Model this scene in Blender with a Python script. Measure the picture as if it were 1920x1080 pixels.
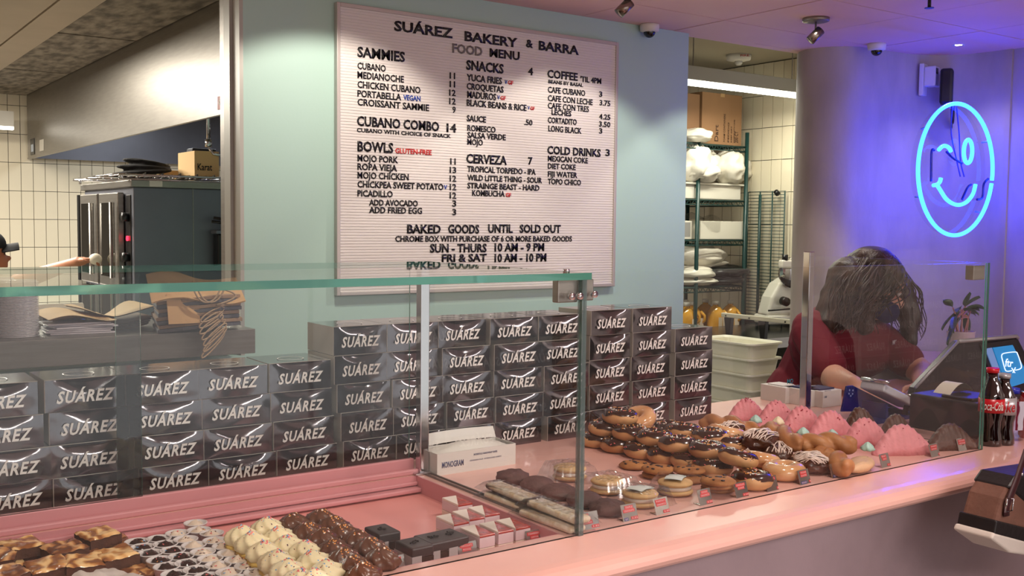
import bpy, bmesh, math, random
from mathutils import Vector, Matrix, noise
for o in list(bpy.data.objects): bpy.data.objects.remove(o)
S = bpy.context.scene; C = S.collection; PI = math.pi; R_ = random.Random(7)
# ---------------------------------------------------------------- camera
F = 1934.0; CX, CY, EYE = 960.0, 540.0, 1.55
AX = Vector((3700-CX, 448-CY, F)).normalized()
AY = Vector((-400-CX, 405-CY, F)); AY = (AY - AX*AX.dot(AY)).normalized()
AZ = AX.cross(AY)
if AZ.y > 0: AZ = -AZ
cam = bpy.data.objects.new('camera', bpy.data.cameras.new('camera')); C.objects.link(cam)
cam.matrix_world = Matrix(((AX.x, -AX.y, -AX.z, 0), (AY.x, -AY.y, -AY.z, 0), (AZ.x, -AZ.y, -AZ.z, EYE), (0, 0, 0, 1)))
cam.data.sensor_width = 36; cam.data.lens = F/1920*36; cam.data.clip_start = .05
S.camera = cam
# ---------------------------------------------------------------- world, exposure, large lights
w = bpy.data.worlds.new('hall'); S.world = w; w.use_nodes = True
w.node_tree.nodes['Background'].inputs[0].default_value = (.80, .74, .74, 1)
w.node_tree.nodes['Background'].inputs[1].default_value = .95
S.view_settings.view_transform = 'Standard'; S.view_settings.look = 'None'
S.view_settings.exposure = 0.52; S.view_settings.gamma = 1.0; S.view_settings.use_curve_mapping = False
def area(loc, size, energy, col=(1, .9, .8), rot=(0, 0, 0), sy=None, name='room_or_fill_lamp'):
    l = bpy.data.lights.new(name, 'AREA'); l.energy = energy; l.color = col; l.size = size
    if sy: l.shape = 'RECTANGLE'; l.size_y = sy
    o = bpy.data.objects.new(name, l); C.objects.link(o); o.location = loc; o.rotation_euler = rot; return o
def spot(loc, tgt, energy, ang, blend=.15, col=(1, .88, .76), rad=.02, name='spot_beam'):
    l = bpy.data.lights.new(name, 'SPOT'); l.energy = energy; l.color = col; l.spot_size = math.radians(ang)
    l.spot_blend = blend; l.shadow_soft_size = rad
    o = bpy.data.objects.new(name, l); C.objects.link(o); o.location = loc
    o.rotation_euler = (Vector(tgt)-Vector(loc)).to_track_quat('-Z', 'Y').to_euler(); return o
area((1.0, -1.6, 2.30), 1.6, 54, (1, .86, .80), sy=.5)  # unseen fill light added over the hall to brighten the shop
area((3.4, -1.2, 2.30), 1.6, 42, (1, .86, .82), sy=.5)  # second added hall fill, also out of view
spot((1.42, 2.52, 2.33), (1.45, 3.0, 1.3), 21, 100, .3)                 # three wall washers over the board
spot((2.38, 2.42, 2.33), (2.40, 3.0, 1.15), 20, 96, .3)
spot((3.16, 2.52, 2.33), (3.14, 3.0, 1.2), 12, 84, .3)
spot((.45, 1.15, 2.32), (.45, 1.75, 1.0), 21, 80, .5, (1, .85, .75), .05)   # food case
spot((1.45, 1.05, 2.32), (1.35, 1.65, 1.0), 24, 84, .5, (1, .85, .75), .05)
spot((2.25, 1.0, 2.32), (2.1, 1.55, 1.0), 21, 84, .5, (1, .84, .76), .05)
spot((3.23, 2.59, 2.20), (2.9, 2.2, 1.0), 7, 90, .6)
spot((4.17, 2.57, 2.33), (4.17, 2.4, .9), 3, 110, .6, (1, .86, .78))
area((.35, 5.9, 2.36), 1.2, 78, (1, .93, .80), sy=.6)                     # kitchen
area((.15, 4.9, 2.36), .9, 26, (1, .93, .82), sy=.4)
area((4.1, 4.0, 2.25), 1.3, 12, (1, .97, .80), sy=.06)
area((2.1, 6.4, 2.36), .5, 14, (.92, .96, 1), sy=2.2)                     # unseen lamp added inside the hood to lighten its dark end sheet
#                   # under the strip light of the store
# ---------------------------------------------------------------- survey helpers: a measured sight line met with a real plane
def _ray(u, v):
    d = Vector((u-CX, v-CY, F)); return Vector((d.dot(AX), d.dot(AY), d.dot(AZ)))
def onz(u, v, z): r = _ray(u, v); t = (z-EYE)/r.z; return Vector((r.x*t, r.y*t, z))
def ony(u, v, y): r = _ray(u, v); t = y/r.y; return Vector((r.x*t, y, r.z*t+EYE))
def onx(u, v, x): r = _ray(u, v); t = x/r.x; return Vector((x, r.y*t, r.z*t+EYE))
# ---------------------------------------------------------------- materials
MATS = {}
def lin(c): return tuple(((x/255)/12.92 if x/255 <= .04045 else ((x/255+.055)/1.055)**2.4) for x in c)
def mat(name, col, rough=.5, metal=0, bump=0, bscale=40, var=0, vscale=6, spec=.5, emit=None, es=0, trans=0, alpha=1, sss=0, coat=0, col2=None, stretch=(1, 1, 1)):
    if name in MATS: return MATS[name]
    m = bpy.data.materials.new(name); m.use_nodes = True; nt = m.node_tree; b = nt.nodes['Principled BSDF']
    c = lin(col); b.inputs['Base Color'].default_value = (*c, 1); b.inputs['Roughness'].default_value = rough
    b.inputs['Metallic'].default_value = metal; b.inputs['Specular IOR Level'].default_value = spec
    if emit: b.inputs['Emission Color'].default_value = (*emit, 1); b.inputs['Emission Strength'].default_value = es
    if trans: b.inputs['Transmission Weight'].default_value = trans
    if coat: b.inputs['Coat Weight'].default_value = coat; b.inputs['Coat Roughness'].default_value = .08
    if alpha < 1: b.inputs['Alpha'].default_value = alpha
    if sss: b.inputs['Subsurface Weight'].default_value = sss; b.inputs['Subsurface Radius'].default_value = (.01, .005, .003)
    if bump or var or col2:
        tc = nt.nodes.new('ShaderNodeTexCoord'); mp = nt.nodes.new('ShaderNodeMapping'); mp.inputs['Scale'].default_value = stretch
        nt.links.new(tc.outputs['Object'], mp.inputs[0])
    if var or col2:
        n = nt.nodes.new('ShaderNodeTexNoise'); n.inputs['Scale'].default_value = vscale; n.inputs['Detail'].default_value = 5
        nt.links.new(mp.outputs[0], n.inputs['Vector'])
        r = nt.nodes.new('ShaderNodeValToRGB'); r.color_ramp.elements[0].position = .36; r.color_ramp.elements[1].position = .64
        a = c if col2 else tuple(x*(1-var) for x in c); d = lin(col2) if col2 else tuple(min(1, x*(1+var)) for x in c)
        r.color_ramp.elements[0].color = (*a, 1); r.color_ramp.elements[1].color = (*d, 1)
        nt.links.new(n.outputs[0], r.inputs[0]); nt.links.new(r.outputs[0], b.inputs['Base Color'])
    if bump:
        n2 = nt.nodes.new('ShaderNodeTexNoise'); n2.inputs['Scale'].default_value = bscale; n2.inputs['Detail'].default_value = 4
        nt.links.new(mp.outputs[0], n2.inputs['Vector'])
        bp = nt.nodes.new('ShaderNodeBump'); bp.inputs['Strength'].default_value = bump; bp.inputs['Distance'].default_value = .004
        nt.links.new(n2.outputs[0], bp.inputs['Height']); nt.links.new(bp.outputs[0], b.inputs['Normal'])
    MATS[name] = m; return m
def clearmat(name, tint=(1, 1, 1), ior=1.5, rough=0.0, add=0.0):
    """thin clear sheet: lets light straight through, mirrors by Fresnel on its outer faces"""
    m = bpy.data.materials.new(name); m.use_nodes = True; nt = m.node_tree; nt.nodes.clear(); N = nt.nodes.new
    out = N('ShaderNodeOutputMaterial'); mx = N('ShaderNodeMixShader'); tr = N('ShaderNodeBsdfTransparent'); gl = N('ShaderNodeBsdfGlossy')
    tr.inputs[0].default_value = (*tint, 1); gl.inputs['Roughness'].default_value = rough
    fr = N('ShaderNodeFresnel'); fr.inputs[0].default_value = ior
    ge = N('ShaderNodeNewGeometry'); iv = N('ShaderNodeMath'); iv.operation = 'SUBTRACT'; iv.inputs[0].default_value = 1
    ad = N('ShaderNodeMath'); ad.operation = 'ADD'; ad.inputs[1].default_value = add
    ml = N('ShaderNodeMath'); ml.operation = 'MULTIPLY'
    nt.links.new(ge.outputs['Backfacing'], iv.inputs[1]); nt.links.new(fr.outputs[0], ad.inputs[0])
    nt.links.new(ad.outputs[0], ml.inputs[0]); nt.links.new(iv.outputs[0], ml.inputs[1])
    nt.links.new(ml.outputs[0], mx.inputs[0]); nt.links.new(tr.outputs[0], mx.inputs[1]); nt.links.new(gl.outputs[0], mx.inputs[2])
    nt.links.new(mx.outputs[0], out.inputs[0]); MATS[name] = m; return m
def swirlmat(name, c1, c2, scale=9, dist=7, rough=.3, pos=(.4, .6), c3=None):
    m = mat(name, c1, rough); nt = m.node_tree; b = nt.nodes['Principled BSDF']
    tc = nt.nodes.new('ShaderNodeTexCoord'); wv = nt.nodes.new('ShaderNodeTexWave'); wv.inputs['Scale'].default_value = scale
    wv.inputs['Distortion'].default_value = dist; wv.inputs['Detail'].default_value = 3; wv.inputs['Detail Scale'].default_value = 1.6
    r = nt.nodes.new('ShaderNodeValToRGB'); r.color_ramp.elements[0].position, r.color_ramp.elements[1].position = pos
    r.color_ramp.elements[0].color = (*lin(c1), 1); r.color_ramp.elements[1].color = (*lin(c2), 1)
    if c3: e = r.color_ramp.elements.new(.95); e.color = (*lin(c3), 1)
    bp = nt.nodes.new('ShaderNodeBump'); bp.inputs['Strength'].default_value = .5; bp.inputs['Distance'].default_value = .003
    oi = nt.nodes.new('ShaderNodeObjectInfo'); va = nt.nodes.new('ShaderNodeVectorMath'); va.operation = 'ADD'
    sc = nt.nodes.new('ShaderNodeVectorMath'); sc.operation = 'SCALE'; sc.inputs['Scale'].default_value = 5
    nt.links.new(oi.outputs['Random'], sc.inputs[0]); nt.links.new(tc.outputs['Object'], va.inputs[0]); nt.links.new(sc.outputs[0], va.inputs[1])
    nt.links.new(va.outputs[0], wv.inputs[0]); nt.links.new(wv.outputs[1], r.inputs[0]); nt.links.new(r.outputs[0], b.inputs['Base Color'])
    nt.links.new(wv.outputs[1], bp.inputs['Height']); nt.links.new(bp.outputs[0], b.inputs['Normal']); return m
# ---------------------------------------------------------------- mesh helpers
class MB:
    def __init__(s): s.v = []; s.f = []; s.mi = []; s.m = 0
    def add(s, vs, fs, M=None):
        n = len(s.v); s.v += [tuple(M @ Vector(p)) if M else tuple(p) for p in vs]
        s.f += [tuple(n+i for i in f) for f in fs]; s.mi += [s.m]*len(fs); return s
    def box(s, x0, x1, y0, y1, z0, z1, M=None):
        v = [(x, y, z) for z in (z0, z1) for y in (y0, y1) for x in (x0, x1)]
        return s.add(v, [(0, 2, 3, 1), (4, 5, 7, 6), (0, 1, 5, 4), (2, 6, 7, 3), (0, 4, 6, 2), (1, 3, 7, 5)], M)
    def bx(s, c, d, M=None):
        return s.box(c[0]-d[0]/2, c[0]+d[0]/2, c[1]-d[1]/2, c[1]+d[1]/2, c[2]-d[2]/2, c[2]+d[2]/2, M)
    def lathe(s, prof, n=24, c=(0, 0, 0), M=None, fn=None):
        vs = []; fs = []
        for k, (r, z) in enumerate(prof):
            for i in range(n):
                a = 2*PI*i/n; rr = r*(fn(a, k/(len(prof)-1)) if fn else 1)
                vs.append((c[0]+rr*math.cos(a), c[1]+rr*math.sin(a), c[2]+z))
        for k in range(len(prof)-1):
            for i in range(n):
                j = (i+1) % n; fs.append((k*n+i, k*n+j, (k+1)*n+j, (k+1)*n+i))
        if prof[0][0] > 1e-6: fs.append(tuple(reversed(range(n))))
        if prof[-1][0] > 1e-6: fs.append(tuple((len(prof)-1)*n+i for i in range(n)))
        return s.add(vs, fs, M)
    def tube(s, pts, r, n=8, closed=False, M=None, flat=1.0):
        P = [Vector(p) for p in pts]; m = len(P); vs = []; fs = []; up = None
        for k in range(m):
            a = P[(k-1) % m] if (closed or k > 0) else P[k]; b = P[(k+1) % m] if (closed or k < m-1) else P[k]
            t = (b-a).normalized() if (b-a).length > 1e-9 else Vector((0, 0, 1))
            if up is None: up = Vector((0, 0, 1)) if abs(t.z) < .9 else Vector((0, 1, 0))
            x = (up - t*up.dot(t)).normalized(); up = x; y = t.cross(x)
            rr = r[k] if isinstance(r, (list, tuple)) else r
            for i in range(n):
                an = 2*PI*i/n; vs.append(P[k]+x*(rr*flat*math.cos(an))+y*(rr*math.sin(an)))
        for k in range(m if closed else m-1):
            for i in range(n):
                j = (i+1) % n; k2 = (k+1) % m; fs.append((k*n+i, k*n+j, k2*n+j, k2*n+i))
        if not closed: fs.append(tuple(reversed(range(n)))); fs.append(tuple((m-1)*n+i for i in range(n)))
        return s.add(vs, fs, M)
    def ell(s, c, r, M=None, nu=16, nv=10, fn=None):
        vs = [(0, 0, -1)]; fs = []
        for k in range(1, nv):
            p = PI*k/nv
            for i in range(nu):
                a = 2*PI*i/nu; vs.append((math.sin(p)*math.cos(a), math.sin(p)*math.sin(a), -math.cos(p)))
        vs.append((0, 0, 1)); L = len(vs)-1
        for i in range(nu):
            j = (i+1) % nu; fs.append((0, 1+j, 1+i)); fs.append((L, L-nu+i, L-nu+j))
            for k in range(nv-2): fs.append((1+k*nu+i, 1+k*nu+j, 1+(k+1)*nu+j, 1+(k+1)*nu+i))
        o = []
        for p in vs:
            q = Vector((p[0]*r[0], p[1]*r[1], p[2]*r[2]))
            if fn: q = q*fn(Vector(p))
            if M: q = M @ q
            o.append(q+Vector(c))
        return s.add(o, fs)
    def cap(s, a, b, ra, rb, n=14):     # capsule with two radii
        a = Vector(a); b = Vector(b); s.tube([a.lerp(b, t/6) for t in range(7)], [ra+(rb-ra)*t/6 for t in range(7)], n)
        s.ell(a, (ra,)*3, None, n, 8); s.ell(b, (rb,)*3, None, n, 8); return s
    def grid(s, fn, nu, nv, flip=False):
        vs = [fn(i/nu, j/nv) for j in range(nv+1) for i in range(nu+1)]
        fs = [(j*(nu+1)+i, j*(nu+1)+i+1, (j+1)*(nu+1)+i+1, (j+1)*(nu+1)+i) for j in range(nv) for i in range(nu)]
        if flip: fs = [tuple(reversed(f)) for f in fs]
        return s.add(vs, fs)
    def prism(s, poly, off):
        n = len(poly); off = Vector(off); vs = [Vector(p) for p in poly]+[Vector(p)+off for p in poly]
        return s.add(vs, [tuple(reversed(range(n))), tuple(range(n, 2*n))]+[(i, (i+1) % n, n+(i+1) % n, n+i) for i in range(n)])
    def mesh(s, name, mats, smooth=False):
        me = bpy.data.meshes.new(name); me.from_pydata([tuple(p) for p in s.v], [], s.f); me.update()
        for m in (mats if isinstance(mats, (list, tuple)) else [mats]): me.materials.append(m)
        me.polygons.foreach_set('material_index', s.mi)
        bm = bmesh.new(); bm.from_mesh(me); bmesh.ops.recalc_face_normals(bm, faces=bm.faces[:]); bm.to_mesh(me); bm.free()
        me.polygons.foreach_set('use_smooth', [bool(smooth)]*len(me.polygons))
        return me
    def build(s, name, mats, parent=None, smooth=False, bevel=0, seg=2):
        o = put(name, s.mesh(name, mats, smooth), parent)
        if bevel: bev(o, bevel, seg)
        return o
def bev(o, w, seg=2):
    b = o.modifiers.new('edge', 'BEVEL'); b.width = w; b.segments = seg; b.limit_method = 'ANGLE'; b.angle_limit = .7; b.harden_normals = False; return o
def put(name, me, parent=None, loc=(0, 0, 0), rot=(0, 0, 0), scl=(1, 1, 1)):
    o = bpy.data.objects.new(name, me); C.objects.link(o); o.location = loc; o.rotation_euler = rot; o.scale = scl
    if parent: o.parent = parent
    return o
def tag(o, label=None, cat=None, group=None, kind=None):
    if label: o['label'] = label
    if cat: o['category'] = cat
    if group: o['group'] = group
    if kind: o['kind'] = kind
    return o
def thing(name, label, cat, loc=(0, 0, 0), rz=0, group=None, rx=0, ry=0):
    o = bpy.data.objects.new(name, None); C.objects.link(o); o.empty_display_size = .05
    o.location = loc; o.rotation_euler = (rx, ry, rz); return tag(o, label, cat, group)
def dup(o, parent=None):
    c = o.copy(); C.objects.link(c); c.parent = parent
    for ch in list(o.children): dup(ch, c)
    return c
def place(proto, used, loc, rot, label, group=None, s=1):
    r = proto if not used else dup(proto)
    r.location = loc; r.rotation_euler = rot; r.scale = (s, s, s) if not isinstance(s, tuple) else s
    r['label'] = label
    if group: r['group'] = group
    return r
def struct(name, mb, m, parent=None, smooth=False):
    o = mb.build(name, m, parent, smooth)
    if not parent: o['kind'] = 'structure'
    return o
def melt(mb, voxel, it=4, name='blob', mats=None, fac=.5):
    """fuse overlapping closed shapes into one continuous skin"""
    o = bpy.data.objects.new('tmp', mb.mesh('tmp', mats or [])); C.objects.link(o)
    r = o.modifiers.new('r', 'REMESH'); r.mode = 'VOXEL'; r.voxel_size = voxel; r.use_smooth_shade = True
    if it: k = o.modifiers.new('s', 'SMOOTH'); k.iterations = it; k.factor = fac
    dg = bpy.context.evaluated_depsgraph_get(); dg.update()
    me = bpy.data.meshes.new_from_object(o.evaluated_get(dg)); bpy.data.objects.remove(o)
    me.name = name; me.polygons.foreach_set('use_smooth', [True]*len(me.polygons))
    if mats:
        me.materials.clear()
        for m in (mats if isinstance(mats, (list, tuple)) else [mats]): me.materials.append(m)
        me.polygons.foreach_set('material_index', [0]*len(me.polygons))
    return me
_tc = {}
def text(s, cap=None, width=None, ext=.0006, bold=0.0, shear=0, mats=None, align=None, space=1.0):
    """lettering standing in the XZ plane, facing -Y, baseline left at the origin"""
    if 'H' not in _tc and s != 'H': text('H', 1)
    cu = bpy.data.curves.new('t', 'FONT'); cu.body = s; cu.size = 1; cu.offset = bold; cu.shear = shear; cu.resolution_u = 2
    cu.space_character = space
    o = bpy.data.objects.new('t', cu); C.objects.link(o); dg = bpy.context.evaluated_depsgraph_get(); dg.update()
    me = bpy.data.meshes.new_from_object(o.evaluated_get(dg)); bpy.data.objects.remove(o); bpy.data.curves.remove(cu)
    xs = [v.co.x for v in me.vertices]; x0, x1 = min(xs), max(xs)
    if s == 'H': _tc['H'] = max(v.co.y for v in me.vertices)
    k = cap/_tc['H']; kx = width/(x1-x0) if width else k
    sh = {'c': (x0+x1)/2, 'r': x1}.get(align, x0)
    me.transform(Matrix(((kx, 0, 0, -sh*kx), (0, 0, -1, 0), (0, k, 0, 0), (0, 0, 0, 1))))
    # thickness
    if ext:
        bm = bmesh.new(); bm.from_mesh(me); g = bmesh.ops.extrude_face_region(bm, geom=bm.faces[:])
        bmesh.ops.translate(bm, vec=(0, -ext, 0), verts=[e for e in g['geom'] if isinstance(e, bmesh.types.BMVert)])
        bmesh.ops.recalc_face_normals(bm, faces=bm.faces[:]); bm.to_mesh(me); bm.free()
    me.name = 'lettering'; me.materials.clear()
    if mats: me.materials.append(mats)
    return me
ORD = ['first', 'second', 'third', 'fourth', 'fifth', 'sixth', 'seventh', 'eighth', 'ninth', 'tenth', 'eleventh', 'twelfth', 'thirteenth', 'fourteenth', 'fifteenth', 'sixteenth']
def nz(p, sc=1.0): return noise.noise(Vector(p)*sc)
steel = mat('brushed_steel', (150, 145, 138), .38, .85, .06, 90, .06, 8, stretch=(1, 1, 12))
darksteel = mat('dark_steel', (112, 114, 124), .42, .45, .04, 60, .05, 5)
chrome = mat('polished_chrome', (205, 205, 208), .1, 1)
black = mat('black_plastic', (16, 16, 18), .35)
white = mat('white_plastic', (225, 222, 214), .4)
kraft = mat('kraft_paper', (196, 158, 112), .8, 0, .2, 60, .08, 14)
cream = mat('cream_plastic', (228, 222, 200), .4)
pane = clearmat('clear_glass', (.975, .99, .985), 1.5)
film = clearmat('clear_film', (.93, .93, .93), 1.6, .08, .05)
# ================================================================ THE SETTING
ZC = 2.34; YW = 3.10
teal = mat('mint_wall_paint', (176, 209, 199), .55, 0, .04, 120)
plaster = mat('grey_plaster', (182, 172, 166), .62, 0, .6, 22, .13, 5, stretch=(1, 1, .4))
pinkceil = mat('pink_ceiling_panel', (232, 190, 184), .6, 0, .03, 80, .02, 4)
grout = mat('dark_grout', (70, 66, 60), .8)
tilem = mat('glazed_cream_tile', (226, 216, 192), .16, 0, .02, 30, .03, 3, coat=.3)
floorm = mat('grey_floor', (150, 142, 136), .5, 0, .1, 20, .1, 5)
groove = mat('ceiling_groove', (60, 45, 46), .9)
struct('floor', MB().box(-2.5, 6.5, -3.5, 8.2, -.1, 0), floorm)
# menu wall: full-height piece right of the pass-through, low piece under the sill, return at the right end
struct('wall_menu', MB().box(1.172, 3.072, YW, YW+.055, 0, ZC), teal)
struct('wall_low', MB().box(-1.6, 1.172, YW, YW+.055, 0, 1.13), teal)
struct('trim_1', MB().box(1.160, 1.172, YW, YW+.058, 1.13, 2.41).box(1.150, 1.160, YW+.058, YW+.11, 1.13, 2.41), mat('pale_trim', (176, 176, 168), .4, .2))
struct('trim_2', MB().box(1.1505, 1.163, YW+.11, YW+.14, 1.13, 2.41).box(1.152, 1.18, YW+.10, YW+.15, 1.13, 2.41), steel)
# ceiling of the shop: backing with separate panels
cl = struct('ceiling', MB().box(-2.2, 4.75, -3.3, YW+.06, ZC+.02, ZC+.06), groove)
xs = [-2.0+.4805*k for k in range(15)]; ys = [2.822-.4805*k for k in range(14)]
xs = [2.985+.48*k for k in range(-10, 4)]
tilemeshes = {}
for i in range(len(xs)):
    for j in range(-1, 12):
        y1 = 2.82-.48*j; y0 = y1-.48; x0 = xs[i]; x1 = x0+.48
        if j == -1: y0 = 2.82; y1 = YW+.055
        if x0 > 4.6: continue
        if x1 > 4.55: x1 = 4.62
        key = (round(x1-x0, 3), round(y1-y0, 3))
        if key not in tilemeshes:
            tilemeshes[key] = MB().box(.0025, key[0]-.0025, .0025, key[1]-.0025, 0, .02).mesh('ceiling_panel', pinkceil)
        put('ceiling_panel', tilemeshes[key], cl, (x0, y0, ZC+R_.uniform(-.0008, .0008)))
# side wall and rounded corner by the till
def curve_wall():
    P = [(4.75, 3.25), (4.0, 3.25), (3.92, 3.228), (3.845, 3.178), (3.785, 3.118), (3.76, 3.06), (3.765, 3.01), (3.79, 2.945), (3.83, 2.895), (3.885, 2.868), (3.95, 2.862), (4.05, 2.855), (4.16, 2.848)]
    P += [(4.16+.28*math.sin(a), 2.568+.28*math.cos(a)) for a in [PI/2*k/10 for k in range(1, 11)]]
    P += [(4.44, 2.485), (4.452, 2.484), (4.452, 1.6), (4.452, -3.0)]
    m = MB(); top = [(x, y, ZC+.03) for x, y in P]; bot = [(x, y, 0) for x, y in P]; n = len(P)
    m.add(top+bot, [(i, i+1, n+i+1, n+i) for i in range(n-1)])
    bk = [(4.75, -3.0)]
    m.add([(x, y, 0) for x, y in P+bk], [tuple(range(n+1))]); m.add([(x, y, ZC+.03) for x, y in P+bk], [tuple(range(n+1))])
    m.add([(4.75, -3, 0), (4.75, 3.25, 0), (4.75, 3.25, ZC+.03), (4.75, -3, ZC+.03)], [(0, 1, 2, 3)])
    o = struct('wall_right', m, plaster); me = o.data
    for p in me.polygons: p.use_smooth = abs(p.normal.z) < .3 and 2.55 < p.center.y < 3.3
    return o
curve_wall()
struct('trim_3', MB().box(3.072, 4.5, YW+.0, YW+.055, ZC, 2.62), pinkceil)        # drop between shop and store ceilings
# store room
struct('wall_store', MB().box(5.0, 5.1, 3.46, 8.1, 0, 2.6), grout)
ws = bpy.data.objects['wall_store']
TW, TH = .0795, .199
tmesh = MB().box(-.014, 0, .0018, TW-.0018, .0018, TH-.0018).mesh('tile', tilem)
zrow = onx(1467, 237, 4.986).z
for i in range(22):
    y = onx(1467, 240, 4.986).y + (i-8)*TW
    for j in range(-6, 3):
        z = zrow+j*TH
        if z+TH > 2.6 or y < 3.47: continue
        put('tile', tmesh, ws, (5.0, y, z+R_.uniform(-.0005, .0005)))
sc_ = struct('ceiling_store', MB().box(1.3, 5.1, YW+.056, 8.1, 2.56, 2.62), mat('store_ceiling', (176, 168, 148), .7, 0, .1, 40))
struct('wall_back', MB().box(-1.6, 5.1, 8.0, 8.1, 0, 2.65), grout)
wb = bpy.data.objects['wall_back']
tmesh2 = MB().box(.0018, TW-.0018, -.014, 0, .0018, TH-.0018).mesh('tile', tilem)
c0 = ony(41, 411, 7.986)
for i in range(-6, 22):
    for j in range(-6, 5):
        x = c0.x+i*TW; z = c0.z+j*TH
        if z+TH > 2.42 and z > 2.35: continue
        put('tile', tmesh2, wb, (x, 8.0, z))
# kitchen ceiling: stained fissured panels beside the hood, plain soffit left of them
stain = mat('stained_ceiling_panel', (150, 140, 124), .8, 0, .6, 70, 0, 22, col2=(92, 84, 74), stretch=(1, .35, 1))
soff = mat('beige_soffit', (176, 160, 138), .6, 0, .05, 40, .04, 5)
kc = struct('ceiling_kitchen', MB().box(-1.6, 1.45, YW+.16, 8.0, 2.425, 2.5), groove)
for y0, y1 in ((3.78, 5.19), (5.2, 6.61), (6.62, 7.98)): MB().box(1.072, 1.425, y0+.008, y1-.008, 2.414, 2.43).build('ceiling_panel', stain, kc)
for x0, x1 in ((.915, 1.06), (-.4, .905)): MB().box(x0, x1, 3.3, 7.98, 2.405, 2.43).build('soffit_panel', soff, kc)
struct('wall_left', MB().box(-1.7, -1.6, -3.3, 8.1, 0, 2.65), mat('warm_wall', (200, 186, 166), .7))
# ================================================================ MENU BOARD
bl = ony(633, 5, YW-.02); br = ony(1159, 78, YW-.02); bb = ony(630, 556, YW-.02); bc = ony(1154, 536, YW-.02)
X0, X1, Z0, Z1 = (bl.x+bb.x)/2, (br.x+bc.x)/2, (bb.z+bc.z)/2, (bl.z+br.z)/2
board = thing('menu_board', 'large white grooved letter board menu hanging on the mint wall', 'menu board', (X0, YW, Z0))
bw, bh = X1-X0, Z1-Z0
m = MB(); nrib = 100; prof = []
for k in range(nrib):
    z = bh*k/nrib; s = bh/nrib; prof += [(-.0165, z), (-.0165, z+s*.62), (-.0145, z+s*.72), (-.0145, z+s*.92)]
prof.append((-.0165, bh))
m.add([(x, y, z) for x in (.012, bw-.012) for y, z in prof], [(i, i+1, len(prof)+i+1, len(prof)+i) for i in range(len(prof)-1)])
m.box(.004, bw-.004, -.012, 0, .004, bh-.004)
m.build('felt_panel', mat('letterboard_white', (226, 222, 218), .5), board)
fr = MB()
for a in ((0, .013, 0, bh), (bw-.013, bw, 0, bh), (.013, bw-.013, 0, .013), (.013, bw-.013, bh-.013, bh)): fr.box(a[0], a[1], -.022, 0, a[2], a[3])
fr.build('frame', mat('board_frame', (196, 190, 186), .35, .3), board, bevel=.002)
LET = mat('black_letter', (14, 14, 15), .35); LR = mat('red_letter', (205, 44, 40), .4); LB = mat('blue_letter', (34, 66, 160), .4); LG = mat('worn_letter', (120, 116, 112), .4)
YL = YW-.0168
def line(s, u0, v0, u1, h, col=None, v1=None):
    a = ony(u0, v0, YL); b = ony(u1, v0, YL); top = ony(u0, v0-h, YL)
    me = text(s, top.z-a.z, b.x-a.x, .0018, .030 if h > 12 else .022, 0, col or LET)
    put('lettering', me, board, (a.x-X0, YL-YW, a.z-Z0))
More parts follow.
